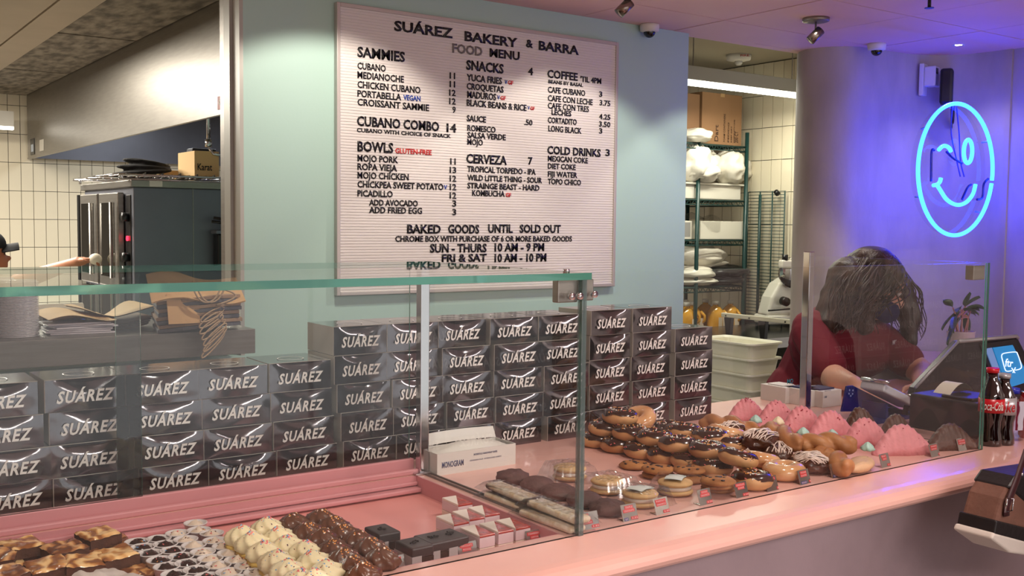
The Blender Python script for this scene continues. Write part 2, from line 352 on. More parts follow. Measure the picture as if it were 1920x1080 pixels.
for a in [("SUÁREZ", 739, 57, 849, 18), ("BAKERY", 871, 76, 970, 17), ("&", 986, 88, 999, 14), ("BARRA", 1010, 93, 1085, 16), ("FOOD", 848, 98, 904, 16, LG), ("MENU", 918, 106, 974, 15),
 ("SAMMIES", 670, 106, 759, 18), ("CUBANO", 670, 129, 723, 12), ("MEDIANOCHE", 670, 146, 757, 12), ("CHICKEN CUBANO", 670, 164, 788, 12), ("PORTABELLA", 670, 181, 752, 12), ("VEGAN", 756, 187, 788, 9, LB), ("CROISSANT SAMMIE", 670, 197, 804, 12),
 ("11", 843, 147, 853, 11), ("11", 843, 163, 853, 11), ("12", 842, 179, 854, 11), ("12", 842, 195, 854, 11), ("9", 848, 211, 854, 11),
 ("CUBANO COMBO", 669, 235, 823, 17), ("14", 837, 247, 855, 15), ("CUBANO WITH CHOICE OF SNACK", 669, 247, 845, 7),
 ("BOWLS", 670, 283, 737, 18), ("GLUTEN-FREE", 741, 287, 809, 9, LR), ("MOJO PORK", 670, 302, 746, 11.5), ("ROPA VIEJA", 670, 318, 744, 11.5), ("MOJO CHICKEN", 670, 334, 766, 11.5), ("CHICKPEA SWEET POTATO", 670, 351, 831, 11.5), ("V", 832, 355, 838, 8, LB),
 ("11", 844, 308, 854, 11), ("13", 843, 324, 855, 11), ("12", 843, 340, 855, 11), ("12", 843, 356, 855, 11), ("PICADILLO", 670, 368, 736, 11.5), ("12", 843, 372, 855, 11), ("ADD AVOCADO", 692, 385, 783, 11), ("3", 848, 387, 855, 11), ("ADD FRIED EGG", 692, 399, 791, 11), ("3", 848, 403, 855, 11),
 ("SNACKS", 874, 130, 944, 17), ("4", 990, 140, 999, 13), ("YUCA FRIES", 875, 151, 941, 12), ("V", 946, 157, 951, 7, LB), ("GF", 952, 158, 962, 7, LR), ("CROQUETAS", 875, 167, 944, 11.5), ("MADUROS", 876, 183, 930, 12), ("V", 932, 186, 937, 7, LB), ("GF", 938, 187, 948, 7, LR), ("BLACK BEANS & RICE", 875, 198, 987, 11.5), ("V", 989, 205, 993, 6, LB), ("GF", 994, 206, 1002, 6, LR),
 ("SAUCE", 875, 227, 911, 11), (".50", 983, 234, 998, 10), ("ROMESCO", 876, 245, 929, 10.5), ("SALSA VERDE", 876, 258, 948, 10.5), ("MOJO", 876, 271, 905, 10.5), ("CERVEZA", 874, 305, 950, 16), ("7", 990, 308, 998, 13), ("TROPICAL TORPEDO - IPA", 876, 322, 1004, 10.5), ("WILD LITTLE THING - SOUR", 876, 338, 1016, 10.5), ("STRAINGE BEAST - HARD", 876, 353, 1011, 10.5), ("KOMBUCHA", 885, 367, 946, 10.5), ("GF", 948, 369, 958, 7, LR),
 ("COFFEE", 1026, 145, 1083, 14), ("'TIL 4PM", 1088, 153, 1127, 10), ("BEANS BY BASAL", 1028, 156, 1093, 6.3), ("CAFE CUBANO", 1027, 173, 1097, 10.5), ("3", 1123, 181, 1129, 9.5), ("CAFE CON LECHE", 1027, 189, 1111, 10.5), ("3.75", 1124, 197, 1144, 9.5), ("CAFE CON TRES", 1027, 203, 1104, 10.5), ("LECHES", 1034, 215, 1071, 10), ("4.25", 1123, 223, 1144, 9.5), ("CORTADITO", 1027, 230, 1081, 10.5), ("3.50", 1123, 237, 1144, 9.5), ("LONG BLACK", 1028, 246, 1090, 10.5), ("3", 1123, 250, 1129, 9.5),
 ("COLD DRINKS", 1026, 288, 1126, 14), ("3", 1135, 292, 1143, 12), ("MEXICAN COKE", 1027, 302, 1102, 10), ("DIET COKE", 1027, 316, 1079, 10), ("FIJI WATER", 1027, 331, 1082, 10), ("TOPO CHICO", 1027, 345, 1089, 10),
 ("BAKED", 763, 437, 826, 15.5), ("GOODS", 840, 437, 898, 15.5), ("UNTIL", 915, 436, 961, 15), ("SOLD OUT", 974, 436, 1051, 14.5), ("CHROME BOX WITH PURCHASE OF 6 OR MORE BAKED GOODS", 741, 453, 1072, 10.5), ("SUN - THURS", 806, 473, 912, 15), ("10 AM - 9 PM", 927, 471, 1020, 14.5), ("FRI & SAT", 828, 491, 912, 14), ("10 AM - 10 PM", 927, 491, 1024, 14.5),
 ("CONSUMING RAW OR UNDERCOOKED MEATS, POULTRY, OR EGGS MAY INCREASE YOUR RISK OF FOODBORNE ILLNESS", 646, 551, 832, 3.4, LG)]: line(*a)
# ================================================================ COUNTER
pinktop = mat('pink_counter_top', (224, 176, 164), .32, 0, .05, 14, .05, 4, coat=.25)
pinkmetal = mat('pink_painted_metal', (206, 142, 146), .38, 0, .02, 60, .02, 4)
front = mat('rough_plaster_front', (150, 132, 138), .6, 0, .5, 24, .10, 4)
ctr = thing('display_counter', 'long pink bakery counter with a rounded edge and grey plaster front', 'counter', (0, 1.3, 0))
XI = 1.117; YB = 1.93; YF = 1.42; ZW = .965
m = MB()
m.box(-1.4, 3.9, YF-.12, YF, .955, 1.0); m.box(XI, 3.9, YF, 1.93, .955, 1.0); m.box(-1.4, 3.30, YB, 2.235, .955, 1.0)
nose = [(0, -.022)]
pr = [(YF-.12, 1.0)]+[(1.30-.045*math.sin(a), .978+.022*math.cos(a)) for a in [PI*k/10 for k in range(11)]]+[(YF-.12, .956)]
m.prism([(-1.4, y, z) for y, z in pr], (5.3, 0, 0))
o = m.build('counter_top', pinktop, None); o.data.transform(Matrix.Translation((0, -1.3, 0))); o.parent = ctr
m = MB().box(-1.4, 3.9, 1.335, 1.40, 0, .956); o = m.build('front_panel', front, None); o.data.transform(Matrix.Translation((0, -1.3, 0))); o.parent = ctr
# recessed display well with its lip
def L(mb, name, mt, b=0, par=ctr, off=(0, -1.3, 0), smooth=False):
    o = mb.build(name, mt, None, smooth); o.data.transform(Matrix.Translation(off)); o.parent = par
    if b: bev(o, b)
    return o
wellm = mat('pink_well_floor', (230, 156, 150), .36, 0, .02, 30, .02, 4)
L(MB().box(-1.4, XI, YF, YB, ZW-.01, ZW), 'well_floor', wellm)
L(MB().box(XI-.004, XI, YF, YB, ZW, 1.0).box(-1.4, XI-.004, YB-.004, YB, ZW, 1.0).box(-1.4, XI-.004, YF, YF+.004, ZW, .9995), 'well_wall', pinkmetal)
L(MB().box(-1.4, XI-.004, YB-.028, YB-.005, ZW+.004, ZW+.014), 'well_moulding', pinkmetal, .003)
L(MB().box(-1.4, XI-.004, YB-.012, YB-.004, ZW+.016, ZW+.024), 'well_moulding', pinkmetal, .002)
# ---- glass case
edge = mat('green_glass_edge', (70, 150, 132), .08, 0, spec=.8, trans=.35)
def pane_box(name, x0, x1, y0, y1, z0, z1, parent, off):
    d = (x1-x0, y1-y0, z1-z0); t = d.index(min(d)); m = MB().box(x0, x1, y0, y1, z0, z1)
    m.mi = [0 if f in {0: (4, 5), 1: (2, 3), 2: (0, 1)}[t] else 1 for f in range(6)]
    o = m.build(name, [pane, edge]); o.data.transform(Matrix.Translation(-Vector(off))); o.parent = parent; return o
case = thing('glass_display_case', 'frameless glass display case with a green-edged top shelf on the pink counter', 'display case', (1.14, 1.395, 1.0))
O = (1.14, 1.395, 1.0); ZT = 1.466
pane_box('glass_shelf', -1.3, 1.150, 1.385, 1.945, ZT-.012, ZT, case, O)
pane_box('front_glass', -1.3, 1.137, 1.395, 1.401, 1.0, ZT-.012, case, O)
pane_box('front_glass', 1.1445, 2.43, 1.395, 1.401, 1.0, ZT, case, O)
pane_box('side_glass', 1.137, 1.143, 1.402, 1.93, 1.0, ZT-.012, case, O)
pane_box('side_glass', 2.4225, 2.4285, 1.402, 1.93, 1.0, ZT, case, O)
pane_box('sliding_door', -1.2, .540, 1.9585, 1.9625, 1.031, 1.45, case, O)
pane_box('sliding_door', .497, 1.118, 1.9655, 1.9695, 1.031, 1.45, case, O)
OC = (-1.14, -1.395, -1.0)
L(MB().box(-1.4, 1.125, 1.935, 1.947, 1.0, 1.012), 'door_track', pinkmetal, .003, case, OC)
L(MB().box(-1.4, 1.125, 1.947, 1.957, 1.0, 1.004).box(-1.4, 1.125, 1.957, 1.972, 1.0, 1.031), 'door_track', pinkmetal, .002, case, OC)
L(MB().box(1.124, 1.146, 1.928, 1.950, 1.0, ZT-.012), 'post', chrome, .002, case, OC)
L(MB().box(2.412, 2.436, 1.928, 1.952, 1.0, ZT+.012), 'post', chrome, .002, case, OC)
L(MB().box(1.110, 1.160, 1.920, 1.960, 1.0, 1.006), 'post_base', chrome, .002, case, OC)
L(MB().box(1.147, 1.170, 1.403, 1.425, ZT-.050, ZT-.012), 'glass_clamp', steel, .002, case, OC)
L(MB().box(1.090, 1.134, 1.403, 1.420, ZT-.052, ZT-.0125), 'glass_clamp', steel, .002, case, OC)
for q0, q1 in (((1.107, 1.39, ZT-.040), (1.107, 1.383, ZT-.040)), ((1.125, 1.39, ZT-.04), (1.125, 1.383, ZT-.04)), ((1.16, 1.394, ZT-.038), (1.16, 1.386, ZT-.038)), ((1.113, 1.41, ZT), (1.113, 1.41, ZT+.006))): L(MB().tube([q0, q1], .006, 12), 'clamp_bolt', chrome, 0, case, OC, True)
L(MB().box(2.37, 2.421, 1.402, 1.424, ZT-.042, ZT-.006), 'glass_clamp', steel, .002, case, OC)
L(MB().box(1.134, 1.1445, 1.391, 1.403, 1.0, ZT-.0125), 'corner_seal', mat('grey_glass_joint', (120, 140, 140), .12, .4, alpha=.55), 0, case, OC)
L(MB().box(1.146, 1.1485, 1.404, 1.93, 1.0, 1.004).box(1.1315, 1.134, 1.404, 1.93, 1.0, 1.004), 'glass_channel', mat('grey_channel', (120, 116, 112), .4, .5), 0, case, OC)
# ================================================================ CHROME CAKE BOXES
foil = mat('smoked_chrome_board', (110, 106, 110), .11, 1.0)
foilside = mat('box_edge_board', (190, 186, 178), .4, .5)
silver = mat('silver_print', (236, 232, 228), .42, .25)
def box_mesh(wd, h, dp, seed):
    r = random.Random(seed); a = r.uniform(.35, 1.0); ph = r.uniform(-.6, .6); b = r.uniform(-.5, .5); c = r.uniform(.3, .9)
    def f(u, v):
        x = (u-.5)*wd; z = v*h
        e = min(u, 1-u, v, 1-v); sag = math.sin(PI*min(1, max(0, u)))**.8
        v0 = 1-(.42+.3*a)*sag; k = max(0, v-v0); edge_ = min(1, min(u, 1-u)*8)
        d = .020*k*k*(1.1+.5*c)*edge_-.0016*math.sin(PI*v)*sag
        d += .0011*math.sin(2.2*PI*(u+b))*sag*math.sin(PI*v)
        d += .0007*math.sin(16*(u-.5)*(v+.3)+9*b)*sag*v*c
        d += .0010*nz((u*3.2+seed*3, v*2.3, seed))*min(1, e*12)
        return (x, d, z)
    m = MB(); m.grid(f, 22, 12)
    n = len(m.v); W = wd/2
    m.add([(-W, 0, 0), (W, 0, 0), (-W, 0, h), (W, 0, h), (-W, dp, 0), (W, dp, 0), (-W, dp, h), (W, dp, h)], [(2, 3, 7, 6), (0, 4, 5, 1), (4, 6, 7, 5)])
    m.m = 1; m.add([(-W, 0, 0), (-W, dp, 0), (-W, dp, h), (-W, 0, h), (W, 0, 0), (W, dp, 0), (W, dp, h), (W, 0, h)], [(0, 1, 2, 3), (4, 7, 6, 5)])
    m.tube([(-W, -.0006, 0), (-W, -.0006, h)], .0008, 4); m.tube([(-W, -.0006, h), (W, -.0006, h)], .0007, 4)
    me = m.mesh('box_body', [foil, foilside], True)
    for p in me.polygons: p.use_smooth = len(p.vertices) == 4 and p.index < 264
    return me
cache = {}; words = {}
def sword(wd, h):
    k = (round(wd, 3), round(h, 3))
    if k not in words:
        me = text("SUÁREZ", h*.34, wd*.73, 0, .03, .28, silver, 'c', 1.15)
        bm = bmesh.new(); bm.from_mesh(me); bmesh.ops.translate(bm, verts=bm.verts, vec=(0, -.0040, h*.27)); bm.to_mesh(me); bm.free(); words[k] = me
    return words[k]
emb = MB().tube([(.028*math.cos(2*PI*k/32), .028*math.sin(2*PI*k/32), 0) for k in range(32)], .0012, 4, True, flat=.3).mesh('ring_print', silver)
nb = 0
def cake_box(x0, x1, z, h, tier, ntier, colname, top, y=2.06):
    global nb
    wd = x1-x0-.0035; sd = R_.randrange(7); k = (round(wd, 3), round(h, 4), sd)
    if k not in cache: cache[k] = box_mesh(wd, h-.0012, .135, sd+1)
    where = 'top' if tier == ntier-1 else ('bottom' if tier == 0 else ORD[tier]+' up')
    t = thing('pastry_box', 'SUÁREZ lettered chrome box, %s of the %s' % (where, colname), 'box', ((x0+x1)/2+R_.uniform(-.002, .002), y+R_.uniform(-.003, .003), z), R_.uniform(-.015, .015), 'chrome pastry boxes stacked behind the counter')
    put('box_body', cache[k], t); put('lettering', sword(wd, h), t, (0, 0, 0))
    if top: put('ring_print', emb, t, (0, .055, h+.0003))
lx = [.247, .393, .5425, .689, .838, .982]
COLS = [(lx[i], lx[i+1], .0625, 4) for i in range(5)]
mx = [.985, 1.122, 1.262, 1.403, 1.553, 1.702]
COLS += [(mx[i], mx[i+1]-.002, .0642, 5) for i in range(5)]
COLS += [(1.706, 1.848, .0655, 5), (1.853, 1.998, .0655, 5), (2.012, 2.162, .0660, 4)]
cn = [ORD[i]+' column from the left' for i in range(10)]+['third column from the right', 'second column from the right', 'rightmost column']
for ci, (a, b, h, n) in enumerate(COLS):
    sh = [R_.uniform(-.006, .006)+.006*(2-t) for t in range(n)] if ci < 10 else [R_.uniform(-.004, .004)-.004*(t-2) for t in range(n)]
    for t in range(n): cake_box(a+sh[t] if ci < 10 else a, b+sh[t] if ci < 10 else b, 1.0+t*h, h, t, n, cn[ci], t == n-1)
# ================================================================ KITCHEN BEHIND THE PASS-THROUGH
hood = thing('extractor_hood', 'big stainless steel extractor hood over the kitchen line', 'hood', (1.43, 4.0, 1.976))
hm = steel
def rel(mb, name, mt, par, b=0, smooth=False):
    o = mb.build(name, mt, None, smooth); o.data.transform(Matrix.Translation(-par.location)); o.parent = par
    if b: bev(o, b)
    return o
rel(MB().box(1.43, 1.436, 3.3, 7.95, 1.976, 2.425), 'front_sheet', hm, hood)
rel(MB().box(1.436, 2.9, 7.944, 7.95, 1.976, 2.425), 'end_sheet', darksteel, hood)
rel(MB().box(2.9, 2.906, 3.3, 7.95, 1.9, 2.425), 'back_sheet', darksteel, hood)
rel(MB().box(1.427, 1.445, 3.3, 7.95, 1.968, 1.978), 'bottom_lip', hm, hood)
rel(MB().box(1.4255, 1.4285, 7.70, 7.83, 1.99, 2.10), 'control_panel', black, hood)
rel(MB().box(1.424, 1.4266, 7.73, 7.80, 2.01, 2.06), 'panel_display', mat('pale_display', (190, 205, 225), .3), hood)
rel(MB().box(1.4262, 1.4288, 7.40, 7.52, 2.0, 2.075), 'sticker', mat('sticker_white', (214, 208, 196), .5), hood)
p = onx(409, 205, 1.43); q = onx(430, 200, 1.43)
o = rel(MB().box(1.4275, 1.4295, p.y-.28, p.y, p.z-.002, p.z+.05), 'maker_plate', mat('maker_red', (150, 36, 34), .5), hood)
me = text("CAPTIVE", .024, .22, .0006, .02, 0, white); put('lettering', me, hood, (1.4272-1.43, p.y-.015-4.0, p.z+.013-1.976), (0, 0, -PI/2))
# filters seen inside, sloping
for k in range(5):
    y = 4.0+k*.5
    m = MB(); 
    for s in range(9): m.add([(2.15+.07*s, y+.02, 2.36-.035*s), (2.19+.07*s, y+.02, 2.34-.035*s), (2.19+.07*s, y+.46, 2.34-.035*s), (2.15+.07*s, y+.46, 2.36-.035*s)], [(0, 1, 2, 3)])
    m.box(2.10, 2.78, y, y+.48, 2.4, 2.41)
    o = rel(m, 'grease_filter', steel, hood); o['kind'] = 'stuff'
# drop nozzles of the fire system with their housings
def pipe(u, vt, vb, lab):
    a = ony(u, vb, 4.3)
    t = thing('nozzle_pipe', lab, 'pipe', (a.x, a.y, a.z), 0, 'fire nozzles under the hood')
    MB().tube([(0, 0, 0), (0, 0, 2.42-a.z)], .008, 10).build('pipe', chrome, t, True)
    MB().tube([(0, 0, -.002), (0, 0, .03)], .014, 10).build('fitting', chrome, t, True)
    MB().tube([(0, 0, 0), (.02, 0, -.03), (.05, -.02, -.035)], .006, 8).build('nozzle', chrome, t, True)
pipe(391, 215, 275, 'left chrome nozzle pipe hanging under the hood'); pipe(426, 205, 270, 'right chrome nozzle pipe beside the wall edge')
a = ony(372, 300, 4.6)
t = thing('hood_lamp', 'dark square lamp housing hanging below the hood', 'lamp', a)
MB().prism([(-.045, -.04, 0), (.06, -.04, 0), (.07, -.04, .05), (-.04, -.04, .05)], (0, .08, 0)).build('housing', mat('dark_housing', (60, 60, 64), .3, .6), t, bevel=.006)
MB().box(-.03, .05, -.03, .03, -.004, .0).build('lens', mat('grey_lens', (150, 150, 150), .2), t)
# oven
OX, OY = 1.136, 4.2
zt = onx(230, 352, OX).z
oven = thing('combi_oven', 'tall stainless steel oven with glass doors in the kitchen', 'oven', (OX, OY, 0.35))
rel(MB().box(OX, 2.0, OY, OY+.80, .35, zt), 'body', darksteel, oven, .004)
rel(MB().box(OX-.012, 2.02, OY-.012, OY+.83, zt, zt+.028), 'top_plate', steel, oven, .003)
rel(MB().box(OX-.004, OX, OY+.03, OY+.09, .8, zt-.03), 'control_strip', black, oven, .002)
kn = MB().tube([(OX-.004, OY+.06, 0), (OX-.03, OY+.06, 0)], .018, 16)
for z in (1.30, 1.40, 1.56): put('knob', kn.mesh('knob', black if z != 1.47 else LR, True), oven, (-OX, -OY, z-.35))
rel(MB().tube([(OX-.006, OY+.06, 1.475), (OX-.012, OY+.06, 1.475)], .010, 12), 'indicator_light', mat('red_light', (255, 30, 40), .3, emit=(1, .02, .05), es=3), oven)
doorg = mat('mirror_door', (150, 148, 142), .06, 1)
for y0, y1 in ((OY+.12, OY+.42), (OY+.46, OY+.76)):
    o = rel(MB().box(OX-.03, OX-.004, y0, y1, .8, zt-.02), 'door', steel, oven, .004)
    rel(MB().box(OX-.032, OX-.0305, y0+.05, y1-.03, .9, zt-.06), 'door_glass', doorg, oven)
    rel(MB().tube([(OX-.05, y0+.02, .95), (OX-.05, y0+.02, zt-.06)], .008, 8), 'door_handle', steel, oven, 0, True)
rel(MB().box(OX-.034, OX-.004, OY+.765, OY+.80, .8, zt-.02), 'door_seal', black, oven)
rel(MB().box(OX+.235, OX+.238, OY-.002, OY+.001, .5, zt), 'panel_seam', steel, oven)
rel(MB().box(OX+.06, OX+.11, OY-.0145, OY-.012, zt+.003, zt+.026), 'sticker', mat('sticker_white', (214, 208, 196), .5), oven)
# wire shelf laid on the oven
m = MB(); zz = zt+.048
for y in (OY+.02, OY+.3, OY+.55, OY+.80): m.tube([(OX-.05, y, zz), (1.75, y, zz)], .005, 6)
for k in range(24): m.tube([(OX-.05+k*.035, OY+.02, zz+.004), (OX-.05+k*.035, OY+.80, zz+.004)], .0025, 5)
for k in range(12): m.tube([(OX-.05+k*.07, OY+.02, zz-.01), (OX-.015+k*.07, OY+.02, zz+.01)], .003, 5)
m.tube([(OX-.05, OY+.02, zz-.018), (1.75, OY+.02, zz-.018)], .004, 6)
for x in (OX-.03, 1.6):
    for y in (OY+.05, OY+.75): m.tube([(x, y, zt+.028), (x, y, zz)], .006, 6)
o = rel(m, 'wire_rack', chrome, oven, 0, True); o['kind'] = 'stuff'
a = ony(372, 342, 4.35); 
def carton(name, lab, loc, d, mt, rz=0, flaps=False, cat='box', tape=True):
    t = thing(name, lab, cat, loc, rz)
    MB().box(0, d[0], 0, d[1], 0, d[2]).build('carton', mt, t, bevel=.002)
    if tape: MB().box(d[0]*.45, d[0]*.55, -.0008, d[1]+.0008, d[2]-.02, d[2]+.0008).build('tape', mat('tape_brown', (186, 150, 104), .3), t)
    return t
zr = zz+.008
cream_card = mat('card_tan', (222, 184, 124), .7)
t = carton('carton', 'tan cardboard carton lettered Karat on the oven rack', (ony(365, 340, 4.3).x, 4.3, zr), (.105, .22, .105), cream_card, tape=False)
put('lettering', text("Karat", .027, .062, .0004, .012, 0, black), t, (.012, -.0015, .025))
carton('carton', 'open flat tan carton lying behind the black mitts', (1.36, 4.62, zr), (.24, .3, .035), cream_card, .15, tape=False)
t = thing('oven_mitt', 'black oven mitts piled on the left end of the oven rack', 'oven mitts', (1.16, 4.5, zr))
m = MB()
for k in range(3): m.ell((.09+.02*k, .03*k, .014+.022*k), (.13-.015*k, .10, .013), Matrix.Rotation(.12*k-.1, 3, 'Y').to_4x4(), 20, 8, lambda p: 1+.07*nz(p*3))
put('mitt_pile', melt(m, .005, 3, 'mitt_pile', mat('black_cloth', (34, 33, 34), .9, 0, .3, 60)), t)
# small pans / spigot by the oven right side
t = thing('wall_kettle', 'black handled kettle shelf at the right side of the oven', 'kettle', ony(418, 480, 4.12))
MB().box(-.02, .12, 0, .06, -.05, .09).build('body', black, t, bevel=.006)
MB().box(-.03, .12, -.01, .06, .09, .105).build('shelf', darksteel, t, bevel=.003)
MB().tube([(-.045, 0, .14), (0, 0, .135), (.08, 0, .125)], .006, 8).build('handle', black, t, True)
MB().tube([(-.03, .02, .155), (.02, .02, .148), (.08, .02, .14)], .006, 8).build('handle', black, t, True)
# counter items behind glass: light roll and dark printer under the tiles
t = thing('paper_roll', 'cream paper roll lying behind the deli containers', 'paper roll', onz(125, 628, 1.22)+Vector((0, .25, 0)))
MB().tube([(-.12, 0, .05), (.10, 0, .05)], .022, 20).build('roll', cream, t, True); MB().box(-.09, .08, -.02, .03, 0, .03).build('base', darksteel, t)
t = thing('ticket_printer', 'dark ticket printer with a small lit display behind the kraft bags', 'printer', onz(118, 640, 1.228)+Vector((.06, .30, 0)))
MB().box(-.05, .07, 0, .10, 0, .05).build('body', mat('grey_brown', (96, 84, 76), .5), t, bevel=.004)
MB().box(.035, .062, -.002, 0, .025, .042).build('display', mat('lit_display', (40, 50, 130), .3, emit=(.1, .15, .6), es=.6), t)
# light fitting on the far ceiling left
t = thing('strip_light', 'white strip light on the far kitchen ceiling', 'light', (1.2, 7.6, 2.14))
MB().box(-.5, .08, -.03, .03, .02, .12).build('body', white, t); MB().box(-.5, .08, -.025, .025, 0, .02).build('diffuser', mat('strip_glow', (255, 250, 235), .4, emit=(1, .96, .86), es=4), t)
# ---- steel sill
sill = thing('pass_shelf', 'stainless steel pass-through shelf under the kitchen opening', 'shelf', (0, 2.9, 1.15))
rel(MB().box(-1.5, 1.148, 2.955, 3.46, 1.205, 1.228), 'shelf_top', steel, sill, .002)
rel(MB().box(-1.5, 1.148, 2.950, 2.956, 1.155, 1.228), 'shelf_edge', steel, sill, .001)
ZS = 1.228
# deli containers
clr = clearmat('clear_plastic', (.9, .9, .9), 1.5, .05, .10)
ring_ = MB()
for k in range(36):
    z = k*.0042; ring_.lathe([(.050, z), (.0535, z+.0012), (.0535, z+.0024), (.050, z+.0034)], 28)
ring_.lathe([(.0, 0), (.049, 0), (.049, .154), (0, .154)], 28)
dm = ring_.mesh('nested_lids', mat('milky_clear_plastic', (235, 232, 236), .2, alpha=.7, spec=.8), True)
for k, (u, lab) in enumerate([(42, 'tall stack of clear deli containers nearest the kraft bags'), (-4, 'tall stack of clear deli containers at the left edge of the photo'), (12, 'clear deli container stack standing behind two others')]):
    c = onz(u, 634, ZS); t = thing('container_stack', lab, 'containers', (c.x, c.y+(.06 if k < 2 else .17), ZS), 0, 'stacked clear deli containers')
    o = put('nested_lids', dm, t); o['kind'] = 'stuff'
def sheet(nx, ny, wd, dp, fn, th=.0008):
    m = MB(); m.grid(lambda u, v: ((u-.5)*wd, (v-.5)*dp, fn(u, v)), nx, ny); n = len(m.v)
    m.grid(lambda u, v: ((u-.5)*wd, (v-.5)*dp, fn(u, v)-th), nx, ny, True); return m
kraftl = mat('light_kraft', (222, 190, 140), .75, 0, .15, 50, .05, 12)
c = onz(158, 628, ZS); c.y += .08
for k in range(6):
    t = thing('plastic_lid_sheet', 'clear plastic tray %s in the low pile beside the deli containers' % (ORD[k]+' up'), 'tray', (c.x+R_.uniform(-.01, .01), c.y, ZS+k*.0055), R_.uniform(-.15, .15), 'clear trays under the kraft bags')
    MB().box(-.085, .085, -.06, .06, 0, .005).build('tray', mat('milky_plastic', (206, 202, 210), .2, spec=.7), t, bevel=.002)
def kbag(lab, loc, wd, dp, fn, rz, mt=kraftl):
    t = thing('kraft_bag', lab, 'paper bag', loc, rz, 'flat kraft bags on the steel shelf')
    sheet(14, 8, wd, dp, fn).build('paper', mt, t, True); sheet(14, 8, wd*.96, dp*.97, lambda u, v: fn(u, v)-.003).build('paper', kraft, t, True)
kbag('flat kraft paper bag on top of the clear trays', (c.x-.01, c.y, ZS+.046), .18, .15, lambda u, v: .01*math.sin(u*5)+.012*v, .1)
kbag('lower kraft paper bag peeking out under another', (c.x+.02, c.y+.02, ZS+.040), .17, .13, lambda u, v: .006*math.sin(u*4), -.15)
c2 = onz(222, 622, ZS); c2.y += .1
for k in range(5):
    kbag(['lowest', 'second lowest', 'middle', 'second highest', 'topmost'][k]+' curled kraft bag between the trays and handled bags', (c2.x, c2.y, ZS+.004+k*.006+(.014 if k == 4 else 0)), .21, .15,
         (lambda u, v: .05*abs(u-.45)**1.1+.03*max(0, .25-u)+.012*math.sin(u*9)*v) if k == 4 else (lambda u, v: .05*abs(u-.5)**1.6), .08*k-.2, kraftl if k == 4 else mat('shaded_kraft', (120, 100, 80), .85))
# bundle of handled bags on the end of the shelf
darkbag = mat('dark_kraft', (150, 122, 96), .85, 0, .2, 40, .08, 8)
rope = mat('twisted_paper_rope', (186, 160, 130), .9, 0, .6, 300)
B0 = ony(300, 640, 2.86)
nbag = 8
for k in range(nbag):
    top = k == nbag-1
    lab = ('topmost handled paper bag with its mouth folded open' if top else ORD[k].capitalize()+' folded paper bag up in the bundle with twisted handles').replace('First', 'Lowest')
    t = thing('handled_bag', lab[0].lower()+lab[1:], 'paper bag', (B0.x+.02, 2.93, 1.2285+k*.0115), 0, 'folded handled paper bags on the end of the shelf')
    P = [(.0, .02), (.06, -.0), (.16, -.01), (.235, .01), (.255, .05), (.225, .105), (.12, .09), (.03, .10)]
    m = MB(); z0 = 0; s = 1+.01*math.sin(k*2.1)
    m.prism([(x*s+.004*math.sin(k*1.7), (y-.01)*1.9, z0+.018*math.sin(x*9)) for x, y in P], (0, 0, .010))
    m.build('folded_paper', darkbag if k % 2 else mat('slate_paper', (92, 92, 98), .8), t, bevel=.001)
    a0 = (.15+.006*math.sin(k), -.015, .004); dz = -.012*(nbag-k)*.9
    pts = [(a0[0]+.036*math.cos(q)-.01, -.03-.012*math.sin(q*.5), .0+dz*.55*(1-math.cos(q))*.5-.02*(1-math.cos(q))*.5+.012*math.sin(q)) for q in [2*PI*i/24 for i in range(24)]]
    if not top: MB().tube(pts, .0024, 6, True).build('handle', rope, t, True)
    else:
        def folded(u, v): return (.0+.27*u-.03*(1-v), -.03+.16*v, .012+.075*v*(1-.55*abs(u-.35))+.012*math.sin(u*6+v))
        mm = MB(); mm.grid(folded, 14, 6); n = len(mm.v); mm.grid(lambda u, v: Vector(folded(u, v))-Vector((0, 0, .003)), 14, 6, True); mm.build('open_flap', kraft, t, True)
        mm = MB(); mm.grid(lambda u, v: (.015+.09*u, -.034+.02*v, -.05+.085*v*(1-.2*u)), 6, 4); mm.grid(lambda u, v: (.015+.09*u, -.032+.02*v, -.05+.085*v*(1-.2*u)), 6, 4, True); mm.build('side_panel', kraft, t, True)
        for dx in (0, .012): MB().tube([(.08+dx+.045*(1-math.cos(PI*i/12))*.9, -.045, .07-.062*math.sin(PI*i/12)) for i in range(13)], .0026, 6).build('handle', rope, t, True)
        MB().tube([(.15+.055*math.sin(PI*i/12), -.042, .05-.05*i/12) for i in range(13)], .0026, 6).build('handle', rope, t, True)
# ================================================================ STORE ROOM
green = mat('green_epoxy_wire', (22, 58, 56), .35)
YR = 4.4
rk = thing('wire_shelving', 'dark green wire shelving unit full of supplies in the store', 'shelving', (4.45, YR, 0))
zs = [2.035, 1.702, 1.460, 1.178, .90, .4]
posts = [(3.9, YR), (4.462, YR), (4.878, YR), (3.9, YR+.5), (4.462, YR+.5), (4.878, YR+.5)]
for x, y in posts: rel(MB().tube([(x, y, .02), (x, y, 2.125)], .0125, 10), 'post', green, rk, 0, True)
for z in zs:
    m = MB()
    for y in (YR, YR+.5):
        m.tube([(3.9, y, z), (4.878, y, z)], .005, 6); m.tube([(3.9, y, z-.028), (4.878, y, z-.028)], .004, 6)
        pts = [(3.9+.978*k/44, y, z-.028*(k % 2)) for k in range(45)]; m.tube(pts, .0026, 5)
    for x in (3.9, 4.878): m.tube([(x, YR, z), (x, YR+.5, z)], .005, 6); m.tube([(x, YR, z-.028), (x, YR+.5, z-.028)], .004, 6)
    for k in range(40): m.tube([(3.92+.024*k, YR, z+.003), (3.92+.024*k, YR+.5, z+.003)], .002, 4)
    o = rel(m, 'wire_shelf', green, rk, 0, True)
def P(u, v, y=4.42): return ony(u, v, y)
